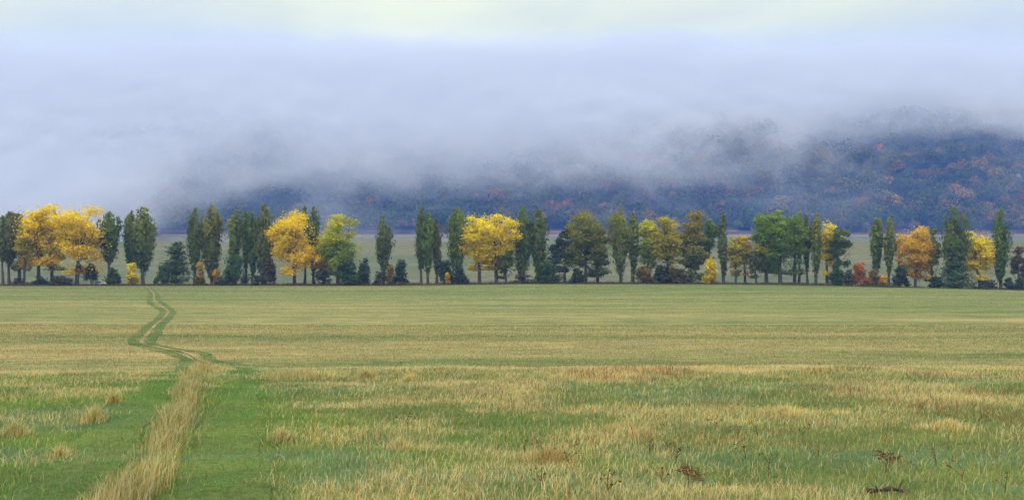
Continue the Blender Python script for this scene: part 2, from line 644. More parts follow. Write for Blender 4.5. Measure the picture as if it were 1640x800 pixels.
# ------------------------------------------------------------------ grass
def blades(P, h, w, lean, col, tipcol=None):
    """five-point bent blades; P (n,3)"""
    n = len(P)
    a = RNG.uniform(0, 2 * math.pi, n)
    side = np.stack([np.cos(a), np.sin(a), np.zeros(n)], 1) * w[:, None] * .5
    la = RNG.uniform(0, 2 * math.pi, n)
    ld = np.stack([np.cos(la), np.sin(la), np.zeros(n)], 1) * (lean * h)[:, None]
    ld[:, 0] += .12 * h
    up = np.zeros((n, 3))
    up[:, 2] = h
    mid = P + up * .55 + ld * .3
    tip = P + up * (1 - .25 * lean[:, None]) + ld
    V = np.stack([P - side, P + side, mid + side * .75, mid - side * .75, tip], 1).reshape(-1, 3)
    i = np.arange(n) * 5
    Q = np.stack([i, i + 1, i + 2, i + 3], 1)
    T = np.stack([i + 3, i + 2, i + 4], 1)
    tipcol = col * 1.12 if tipcol is None else tipcol
    C = np.stack([col * .9, col * .9, col, col, tipcol], 1).reshape(-1, 3)
    return V, Q, T, C


def scatter(n, y0, y1, spread=.48, pad=2.5, power=1.0):
    """random points of the view's ground between two depths (also a margin at the sides)"""
    y = y0 + (y1 - y0) * RNG.random(n) ** power
    keep = RNG.random(n) < (spread * y + pad) / (spread * y1 + pad)
    y = y[keep]
    x = RNG.uniform(-1, 1, len(y)) * (spread * y + pad)
    return x, y


def track_masks(x, y):
    dl, dr = dist_to(T_LEFT, x, y), dist_to(T_RIGHT, x, y)
    w = rut_halfwidth(y)
    rut = np.minimum(dl, dr) < w * (.55 + .8 * fbm(x * 1.3, y * .8, 6, 3) + .25 * RNG.normal(size=len(x)))
    return rut, dl, dr


def grass_field(x, y, hscale, wscale, name, label, stems=1.0):
    s, lush, blue, rust = cover(x, y)
    rut, dl, dr = track_masks(x, y)
    n = len(x)
    straw = RNG.random(n) < np.clip(s, 0, .96) * np.where(rut, .12, 1.0)
    is_rust = (RNG.random(n) < rust * .55) & ~rut
    col = GREEN + (LUSH - GREEN) * lush[:, None]
    col = col + (BLUE - col) * (.8 * blue * (RNG.random(n) < .8))[:, None]
    col = np.where(rut[:, None], LUSH * 1.02 + (BLUE - LUSH) * (.45 * blue[:, None]), col)
    yl = RNG.random(n) < .16
    col = np.where((yl & ~rut)[:, None], np.array([.26, .25, .055]), col)
    stc = STRAW + (PALE - STRAW) * RNG.random((n, 1))
    stc = np.where((RNG.random(n) < .25)[:, None], np.array([.36, .22, .075]), stc)
    col = np.where(straw[:, None], stc, col)
    col = np.where(is_rust[:, None], RUST * RNG.uniform(.6, 1.4, (n, 1)), col)
    col = col * (RNG.uniform(1.08, 1.85, (n, 1)) if wscale < .0004 else RNG.uniform(1.02, 1.30, (n, 1)))
    clump = fbm(x / .5, y / .5, 93, 2) * .6 + .2
    h = np.where(straw, RNG.uniform(.06, .16, n), RNG.uniform(.035, .11, n)) * (.5 + 1.0 * clump)
    h = np.where(is_rust, RNG.uniform(.1, .3, n), h)
    h = np.where(rut, RNG.uniform(.03, .11, n), h) * hscale
    w = np.where(straw, .0042, .0062) + wscale * y
    lean = np.abs(RNG.normal(.55, .45, n))
    P = np.stack([x, y, ground_z(x, y) - .01], 1)
    V, Q, T, C = blades(P, h, w, lean, col)
    o = link(name, mesh_from(name, V, Q, T, C), M_GRASS)
    tag(o, label, 'grass', kind='stuff')


x, y = scatter(1280000, 8.2, 34, .50, 5.0, .9)
grass_field(x, y, 1.0, .00030, 'meadow_grass', 'short mixed green and straw coloured grass of the near meadow')
x, y = scatter(320000, 30, 110, .50, 6, .8)
grass_field(x, y, 1.0, .00042, 'meadow_grass', 'mown straw coloured grass just beyond the edge of the near rise')
x, y = scatter(265000, 100, 394, .49, 8, .8)
grass_field(x, y, .62, .00075, 'meadow_grass', 'far mown grass of the plain in front of the tree row')

# tall dry grass on the crown between the two ruts
CENTRE = [(205, 800, 120), (234, 775, 120), (246, 745, 80), (268, 704, 66), (287, 665, 56), (303, 626, 44), (318, 599, 44)]
pts, widths = [], []
for px, py, wpx in CENTRE:
    p = at(px, py)
    pts.append(p)
    widths.append(wpx / F_PX * p[1])
pts = np.array(pts)
widths = np.array(widths)
ext = pts[0] + (pts[0] - pts[1]) * 3
pts = np.vstack([ext, pts])
widths = np.concatenate([[widths[0]], widths])
line = densify(pts, .1)
wl = np.interp(line[:, 1], pts[:, 1], widths)


def straw_blades(x, y, h, w, tint=1.0):
    n = len(x)
    t = RNG.random((n, 1))
    col = STRAW * (1 - t) + PALE * 1.05 * t
    col = np.where((RNG.random(n) < .3)[:, None], np.array([.40, .255, .095]), col)
    col = np.where((RNG.random(n) < .3)[:, None], np.array([.16, .20, .05]), col)
    col = col * RNG.uniform(.75, 1.25, (n, 1)) * tint
    return blades(np.stack([x, y, ground_z(x, y) - .01], 1), h, w, np.abs(RNG.normal(.35, .25, n)), col)


n = 15000
i = RNG.integers(0, len(line), n)
off = RNG.normal(0, .21, n)
x = line[i, 0] + off * wl[i]
y = line[i, 1] + RNG.normal(0, .15, n)
patch = fbm(x / .7, y / 1.1, 101, 3)
gap = sstep((fbm(x / 2.2 + 3, y / 2.6, 207, 2) - .34) / .18)                      # the strip is broken up by greener stretches
keep = RNG.random(n) < (sstep((patch - .44) / .16) + .06) * (.22 + .78 * gap)
x, y, off, patch = x[keep], y[keep], off[keep], patch[keep]
h = RNG.uniform(.10, .36, len(x)) * (1 - .4 * np.clip(np.abs(off), 0, 1)) * (.25 + 1.5 * patch)
V, Q, T, C = straw_blades(x, y, h, .0045 + .00028 * y, 1.3)
o = link('dry_grass', mesh_from('dry_grass', V, Q, T, C), M_GRASS)
tag(o, 'tall dry straw grass standing on the crown between the two ruts', 'dry grass', kind='stuff')

# single tussocks one can pick out
TUSSOCKS = [(147, 680, 40, .62, 'straw tussock left of the near left rut, the taller of the two by it'),
            (180, 648, 24, .42, 'small reddish straw tussock beside the left rut, behind a taller one'),
            (22, 700, 56, .46, 'broad straw tussock at the left edge of the near meadow'),
            (95, 735, 40, .34, 'low thin straw tussock in lush grass left of the rut'),
            (345, 594, 52, .55, 'bushy pale straw tussock at the far end of the grass crown between the ruts'),
            (475, 606, 150, .45, 'wide pale straw tussock right of the track on the edge of the rise'),
            (585, 608, 40, .5, 'small whitish straw tussock right of the wide pale one'),
            (655, 614, 46, .42, 'low straw tussock, third one right of the track on the rise'),
            (450, 708, 44, .42, 'straw tussock beside the near right rut'),
            (640, 722, 52, .36, 'yellowish straw tussock in the middle of the near meadow'),
            (880, 742, 90, .42, 'pinkish straw tussock mixed with red stalks in the near meadow'),
            (1255, 668, 90, .4, 'pale bleached straw tussock in the right half of the near meadow'),
            (1030, 700, 60, .3, 'low straw tussock between bluish grass patches'),
            (1520, 690, 110, .36, 'long pale straw tussock near the right edge')]
for px, py, wpx, hh, lab in TUSSOCKS:
    bx, by = at(px, py)
    rad = wpx / F_PX * by * .62
    n = int(np.clip(900 * rad * 2, 380, 2400))
    a, rr = RNG.uniform(0, 2 * math.pi, n), np.clip(np.abs(RNG.normal(0, .5, n)), 0, .85) * rad
    x, y = bx + np.cos(a) * rr, by + np.sin(a) * np.minimum(rr, .8)
    h = hh * .72 * RNG.uniform(.35, 1.0, n) * np.exp(-(rr / rad) ** 2 * .8)
    V, Q, T, C = straw_blades(x, y, h, .0042 + .00025 * y, 1.55)
    if 'reddish' in lab or 'pinkish' in lab:
        C = C * np.array([1.0, .88, .80])
    z0 = float(ground_z(bx, by))
    V = V - np.array([bx, by, z0])
    o = link('grass_tussock', mesh_from('grass_tussock', V, Q, T, C), M_GRASS)
    o.location = (bx, by, z0)
    tag(o, lab, 'grass tussock', 'straw tussocks in the near meadow')

# dead dock and weed stalks, mostly on the right
sg = Geo()
STALKS = [(1195, 742), (1310, 735), (1285, 700), (1040, 728), (1068, 725), (1080, 742), (895, 740), (868, 742), (908, 745), (840, 730),
          (653, 692), (1540, 770), (1500, 745), (1230, 765), (1375, 735), (1470, 738), (1395, 765), (850, 788), (1035, 710), (1255, 720),
          (1455, 722), (1600, 750), (1635, 770), (830, 795), (870, 790), (1130, 770), (535, 770), (1530, 795), (760, 760), (690, 740)]
for px, py in STALKS[:14] + [(RNG.uniform(780, 1640), RNG.uniform(690, 798)) for _ in range(10)]:
    bx, by = at(px, py)
    bz = float(ground_z(bx, by))
    h = RNG.uniform(.10, .22)
    c = RUST * RNG.uniform(.35, 1.1)
    lx, ly = RNG.normal(0, .18, 2) * h
    P = np.array([[bx, by, bz - .02], [bx + lx * .4, by + ly * .4, bz + h * .5], [bx + lx, by + ly, bz + h]])
    sg.tube(P, [.0055, .0045, .0025], 4, c)
    for k in range(RNG.integers(2, 6)):
        t = RNG.uniform(.35, .95)
        b = P[0] + (P[2] - P[0]) * t
        a = RNG.uniform(0, 2 * math.pi)
        L = RNG.uniform(.05, .14)
        sg.tube([b, b + np.array([math.cos(a) * L, math.sin(a) * L, L * .9])], [.004, .002], 3, c)
        sg.cards(b + RNG.normal(0, .02, (3, 3)) + np.array([math.cos(a) * L, math.sin(a) * L, L * .9]), .016, c)
o = link('weed_stalks', sg.mesh('weed_stalks'), M_GRASS)
tag(o, 'scattered dead reddish brown weed stalks in the right half of the near meadow', 'weeds', kind='stuff')

# flattened rusty dock leaves in three patches
dg = Geo()
for px, py, wpx in ((1108, 765, 30), (1425, 738, 44)):
    bx, by = at(px, py)
    rad = wpx / F_PX * by * .5
    P = np.stack([bx + RNG.normal(0, rad * .5, 110), by + RNG.normal(0, .25, 110), np.zeros(110)], 1)
    P[:, 2] = ground_z(P[:, 0], P[:, 1]) + RNG.uniform(.01, .09, 110)
    dg.cards(P, .015, RUST * np.array([.8, .7, .8]) * RNG.uniform(.5, 1.2, (110, 1)), stretch=1.8)
o = link('dead_weeds', dg.mesh('dead_weeds'), M_GRASS)
tag(o, 'low patches of withered dark red dock leaves in the near meadow', 'weeds', kind='stuff')

# a short dark branch lying in the grass
bx, by = at(1424, 793)
bg_ = Geo()
xs = np.linspace(-.24, .22, 9)
P = np.stack([xs, .02 * np.sin(xs * 14), .035 + .012 * np.cos(xs * 17)], 1)
bg_.tube(P, .022 + .010 * np.sin(np.arange(9) * 1.9), 7)
bg_.tube([P[6], P[6] + np.array([.05, .05, .06]), P[6] + np.array([.09, .09, .10])], [.013, .009, .004], 5)
bg_.tube([P[2], P[2] + np.array([-.04, -.03, .05])], [.012, .004], 5)
o = link('fallen_branch', bg_.mesh('fallen_branch', True), bark_material('rotten_bark', (.02, .014, .01), (.075, .045, .03)))
o.location = (bx, by, float(ground_z(bx, by)) + .02)
o.rotation_euler = (0, R(2), R(4))
tag(o, 'short dark fallen branch lying in the near grass at the bottom of the view', 'branch')


# ------------------------------------------------------------------ trees
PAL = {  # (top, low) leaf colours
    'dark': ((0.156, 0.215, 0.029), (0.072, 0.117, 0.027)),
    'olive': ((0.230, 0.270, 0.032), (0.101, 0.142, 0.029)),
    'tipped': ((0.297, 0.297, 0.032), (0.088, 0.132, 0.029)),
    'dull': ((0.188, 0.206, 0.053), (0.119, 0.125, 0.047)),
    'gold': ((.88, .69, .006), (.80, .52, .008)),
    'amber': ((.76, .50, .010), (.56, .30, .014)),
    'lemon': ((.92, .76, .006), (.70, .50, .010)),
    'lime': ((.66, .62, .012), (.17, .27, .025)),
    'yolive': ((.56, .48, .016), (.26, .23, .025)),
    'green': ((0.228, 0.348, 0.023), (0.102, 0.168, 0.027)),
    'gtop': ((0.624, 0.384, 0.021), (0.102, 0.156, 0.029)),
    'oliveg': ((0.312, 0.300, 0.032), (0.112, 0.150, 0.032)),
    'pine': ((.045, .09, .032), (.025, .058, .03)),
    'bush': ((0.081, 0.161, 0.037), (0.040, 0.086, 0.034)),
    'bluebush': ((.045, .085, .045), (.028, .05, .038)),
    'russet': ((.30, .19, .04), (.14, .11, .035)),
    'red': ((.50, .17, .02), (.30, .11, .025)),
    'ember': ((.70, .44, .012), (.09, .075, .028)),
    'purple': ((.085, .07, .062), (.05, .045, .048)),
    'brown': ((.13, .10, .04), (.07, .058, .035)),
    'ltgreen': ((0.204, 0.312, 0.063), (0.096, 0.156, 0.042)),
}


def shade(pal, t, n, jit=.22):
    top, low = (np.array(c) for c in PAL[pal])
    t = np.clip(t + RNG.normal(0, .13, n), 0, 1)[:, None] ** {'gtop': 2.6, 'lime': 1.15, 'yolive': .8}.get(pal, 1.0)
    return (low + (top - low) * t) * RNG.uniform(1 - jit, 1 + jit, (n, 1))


def poplar_parts(h, w, cb, pal):
    """fastigiate crown: steep plumes round a pole; cb = height of the lowest leaves"""
    cr, tr = Geo(), Geo()
    Rm = w / 2
    lean = RNG.normal(0, .012, 2)
    zt = np.linspace(0, h * .9, 8)
    axis = np.stack([lean[0] * zt + .12 * np.sin(zt * .4 + RNG.uniform(0, 6)), lean[1] * zt, zt], 1)
    r0 = .011 * h + .07
    tr.tube(axis, np.linspace(r0, .04, 8) * np.r_[1.25, np.ones(7)], 7)
    wide = RNG.uniform(.48, .78)
    tilt = RNG.uniform(0, 6.28)

    def prof(t):
        lowp = .34 + .66 * sstep(t / wide)
        up = np.sqrt(np.clip(1 - np.clip((t - wide) / (1.02 - wide), 0, 1) ** 3.4, 0, 1))
        return lowp * up
    tint = np.array([RNG.uniform(.82, 1.12), RNG.uniform(.95, 1.14), 1.0])
    npl = int(16 + w * 4)
    span = h - cb
    target = int(np.clip(w * h * 21, 1000, 4600))
    for k in range(npl):
        ang = RNG.uniform(0, 2 * math.pi)
        rho = math.sqrt(RNG.uniform(.02, 1)) * RNG.uniform(.7, 1.0) * (1 + .16 * math.cos(ang - tilt))
        t0 = RNG.uniform(-.02, .5) if k > 3 else 0
        t1 = min(RNG.uniform(.86, 1.0), t0 + RNG.uniform(.25, .62))
        if k < 3:
            t0, t1, rho = .5, 1.0, RNG.uniform(0, .25)
        m = max(12, int(target / npl))
        s = RNG.beta(1.3, 1.2, m)
        t = t0 + (t1 - t0) * s
        grow = .35 + .65 * np.clip(s * 1.6, 0, 1)
        cx = np.cos(ang) * rho * Rm * prof(t) * grow
        cyy = np.sin(ang) * rho * Rm * prof(t) * grow
        pr = .30 * Rm * np.sin(np.clip(s, .03, .97) * math.pi) ** .6 + .10
        P = np.stack([cx + RNG.normal(0, 1, m) * pr * .55, cyy + RNG.normal(0, 1, m) * pr * .55, cb + t * span + RNG.normal(0, .12, m)], 1)
        P[:, 2] = np.minimum(P[:, 2], h + RNG.normal(0, .25, m))
        P[:, 0] += lean[0] * P[:, 2]
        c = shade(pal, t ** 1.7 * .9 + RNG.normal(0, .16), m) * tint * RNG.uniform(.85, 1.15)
        br = RNG.random(m) < .06
        c = np.where(br[:, None], np.array([.16, .10, .06]), c)
        cr.cards(P, .30, c, stretch=1.75, axis=np.array([0, 0, 1.0]), N=np.stack([P[:, 0], P[:, 1], np.full(m, .2)], 1))
        if k % 3 == 0:
            zz0 = cb + t0 * span
            tr.tube([[lean[0] * zz0, lean[1] * zz0, max(.5, zz0 - 1.2)],
                     [np.cos(ang) * rho * Rm * .5, np.sin(ang) * rho * Rm * .5, zz0 + span * .1],
                     [np.cos(ang) * rho * Rm * .9 * prof(np.array([t1]))[0], np.sin(ang) * rho * Rm * .9 * prof(np.array([t1]))[0], cb + t1 * span * .94]],
                    [.09, .06, .02], 5)
    return cr, tr


def broad_parts(h, w, cb, pal, airy=0.0, lobes=None, dome=1.0, size=.30, lowleaf=None):
    """round crown of leaf clumps carried by limbs"""
    cr, tr = Geo(), Geo()
    Rm, span = w / 2, h - cb
    r0 = .013 * h + .10
    fork = cb + span * RNG.uniform(.10, .22)
    bend = RNG.normal(0, .25, 2)
    base = np.array([[0, 0, -.15], [bend[0] * .3, bend[1] * .3, fork * .5], [bend[0], bend[1], fork]])
    tr.tube(base, [r0 * 1.25, r0, r0 * .8], 8)
    top = np.array([bend[0] * 1.2, bend[1], h - span * .18])
    tr.tube([base[2], (base[2] + top) / 2 + RNG.normal(0, .3, 3), top], [r0 * .8, r0 * .45, .05], 6)
    K = lobes or int(np.clip(20 + w * span / 4, 22, 70))
    total = int(np.clip(w * span * 44 * (1 - .2 * airy), 900, 13000))
    # the crown is a main dome with lopsided side domes and low boughs
    subs = [(np.array([bend[0], bend[1], cb + span * .56]), Rm * RNG.uniform(.74, .86), span * .46, 3.0)]
    side_a = RNG.uniform(0, 6.28)
    for k in range(RNG.integers(2, 5)):
        a = side_a + k * 2.3 + RNG.normal(0, .3)
        o = Rm * RNG.uniform(.32, .50)
        vz = span * RNG.uniform(.24, .38)
        subs.append((np.array([math.cos(a) * o, math.sin(a) * o * .8, cb + vz + span * RNG.uniform(-.10, .34)]), Rm * RNG.uniform(.42, .60), vz, .55))
    for k in range(RNG.integers(2, 5)):
        a = RNG.uniform(0, 6.28)
        o = Rm * RNG.uniform(.3, .68)
        subs.append((np.array([math.cos(a) * o, math.sin(a) * o, cb * RNG.uniform(.78, 1.05)]), Rm * .34, max(.8, span * .10), .16))
    wsub = np.array([q[3] for q in subs])
    pick = RNG.choice(len(subs), K, p=wsub / wsub.sum())
    for k in range(K):
        Sc, Sr, Sz, _ = subs[pick[k]]
        v = RNG.normal(size=3)
        v /= np.linalg.norm(v)
        C = Sc + v * np.array([Sr, Sr, Sz]) * RNG.random() ** .5 * .95
        cz = float(np.clip((C[2] - cb) / span, 0, 1))
        pr0 = .5 * Rm + .12 * span
        pr = pr0 * RNG.uniform(.20, .42)
        m = int(total / K * (pr / (pr0 * .31)) ** 1.6)
        d = RNG.normal(size=(m, 3))
        d /= np.linalg.norm(d, axis=1)[:, None]
        rad = pr * (RNG.random((m, 1)) ** .45) * RNG.uniform(.8, 1.25, (m, 1))
        P = C + d * rad * np.array([1.1, 1.1, .8])
        P = P[P[:, 2] > np.maximum(.5, cb * .84)]
        m = len(P)
        if m < 4:
            continue
        d = (P - C) / pr
        P[:, 2] = np.minimum(P[:, 2], h + RNG.normal(0, .2, m))
        tone = RNG.normal(0, .17)
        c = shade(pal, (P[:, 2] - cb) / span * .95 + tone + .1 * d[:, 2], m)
        if lowleaf and RNG.random() < .6 and cz < .5:
            c = shade(lowleaf, np.full(m, .6), m)
        cr.cards(P, size, c, N=d * .8 + np.array([0, 0, .35]))
        if k % 2 == 0 or airy > .3:
            b = base[2] + (top - base[2]) * np.clip(cz * .75 - .1, 0, .9) * RNG.uniform(.5, 1)
            mid = (b + C) / 2 + np.array([0, 0, -.06 * span]) + RNG.normal(0, .15, 3)
            tr.tube([b, mid, C], [r0 * .36, r0 * .22, .03], 5)
            for _ in range(2):
                e = C + RNG.normal(0, pr * .7, 3)
                tr.tube([mid * .3 + C * .7, e], [.045, .012], 3)
    if airy > 0:                                                  # scattered single leaves on bare twigs
        m = int(total * .12)
        d = RNG.normal(size=(m, 3))
        d /= np.linalg.norm(d, axis=1)[:, None]
        P = np.array([bend[0], bend[1], cb + span * .45]) + d * RNG.uniform(.7, 1.03, (m, 1)) * np.array([Rm, Rm, span * .52])
        cr.cards(P, size * .7, shade(pal, (P[:, 2] - cb) / span, m))
    return cr, tr


def shrub_parts(h, w, cb, pal, size=.26):
    cr, tr = Geo(), Geo()
    Rm = w / 2
    for k in range(RNG.integers(3, 6)):
        a = RNG.uniform(0, 6.28)
        e = np.array([math.cos(a) * Rm * .55, math.sin(a) * Rm * .4, h * RNG.uniform(.55, .85)])
        tr.tube([[math.cos(a) * .12, math.sin(a) * .12, -.1], e * np.array([.5, .5, .45]), e], [.09, .06, .015], 5)
    K = int(np.clip(12 + w * h * .9, 14, 34))
    total = int(np.clip(w * h * 42, 420, 3200))
    total = int(total * (.5 if pal == 'purple' else 1))
    skew = RNG.uniform(-.2, .2)
    for k in range(K):
        a = RNG.uniform(0, 6.28)
        zc = RNG.uniform(0, 1.0) ** 1.1
        rr = Rm * (.62 + .38 * math.sin(min(1, zc * 1.5 + .25) * math.pi)) * (1 - .45 * zc ** 2) * math.sqrt(RNG.uniform(.02, 1)) * .86
        C = np.array([math.cos(a) * rr + skew * Rm * zc, math.sin(a) * rr, cb + (h - cb) * (zc * .86 + .04)])
        pr = np.array([Rm * .34, Rm * .34, h * .16]) * RNG.uniform(.65, 1.25)
        m = int(total / K)
        d = RNG.normal(size=(m, 3))
        d /= np.linalg.norm(d, axis=1)[:, None]
        P = C + d * pr * RNG.random((m, 1)) ** .4 * RNG.uniform(.8, 1.3, (m, 1))
        P[:, 2] = np.clip(P[:, 2], max(.12, cb * .8), h * 1.04)
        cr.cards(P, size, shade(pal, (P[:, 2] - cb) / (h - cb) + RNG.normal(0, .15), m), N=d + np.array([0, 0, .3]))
    return cr, tr


def cone_parts(h, w, cb, pal):
    """dense dark juniper or young pine: ragged cone of boughs"""
    cr, tr = Geo(), Geo()
    tr.tube([[0, 0, -.15], [0, 0, h * .5], [0, 0, h * .92]], [.2, .13, .03], 6)
    nb = int(26 + h * w * .5)
    total = int(np.clip(w * h * 40, 700, 4200))
    for k in range(nb):
        t = RNG.random() ** 1.25
        a = RNG.uniform(0, 6.28)
        L = w / 2 * (1 - t ** 1.35) ** .8 * RNG.uniform(.6, 1.08) + .25
        z0 = cb + (h - cb) * t * .96
        m = int(total / nb)
        s = RNG.random(m) ** .7
        P = np.stack([np.cos(a) * L * s, np.sin(a) * L * s, z0 + .28 * L * s ** 2 + RNG.normal(0, .28, m)], 1)
        P[:, :2] += RNG.normal(0, .10 * w * .5 + .12, (m, 2))
        P[:, 2] = np.clip(P[:, 2], .25, h)
        cr.cards(P, .27, shade(pal, .35 + .5 * s + RNG.normal(0, .15), m), N=np.stack([np.full(m, np.cos(a)), np.full(m, np.sin(a)), np.full(m, .6)], 1))
    return cr, tr


def bare_parts(h, w):
    tr = Geo()

    def grow(p, d, L, r, lev):
        e = p + d * L
        mid = (p + e) / 2 + RNG.normal(0, .05 * L, 3)
        tr.tube([p, mid, e], [r, r * .85, r * .6], 5)
        if lev == 0:
            return
        for k in range(RNG.integers(3, 5)):
            nd = d + RNG.normal(0, .42, 3)
            nd[2] = abs(nd[2]) * .8 + .35
            nd /= np.linalg.norm(nd)
            grow(p + (e - p) * RNG.uniform(.55, 1.0), nd, L * RNG.uniform(.55, .75), r * .52, lev - 1)
    grow(np.array([0, 0, -.1]), np.array([.02, 0, 1.0]), h * .42, .16, 4)
    return tr


G_POP, G_BRO, G_SHR = 'tall poplars in the tree row', 'round autumn trees in the tree row', 'shrubs under the tree row'
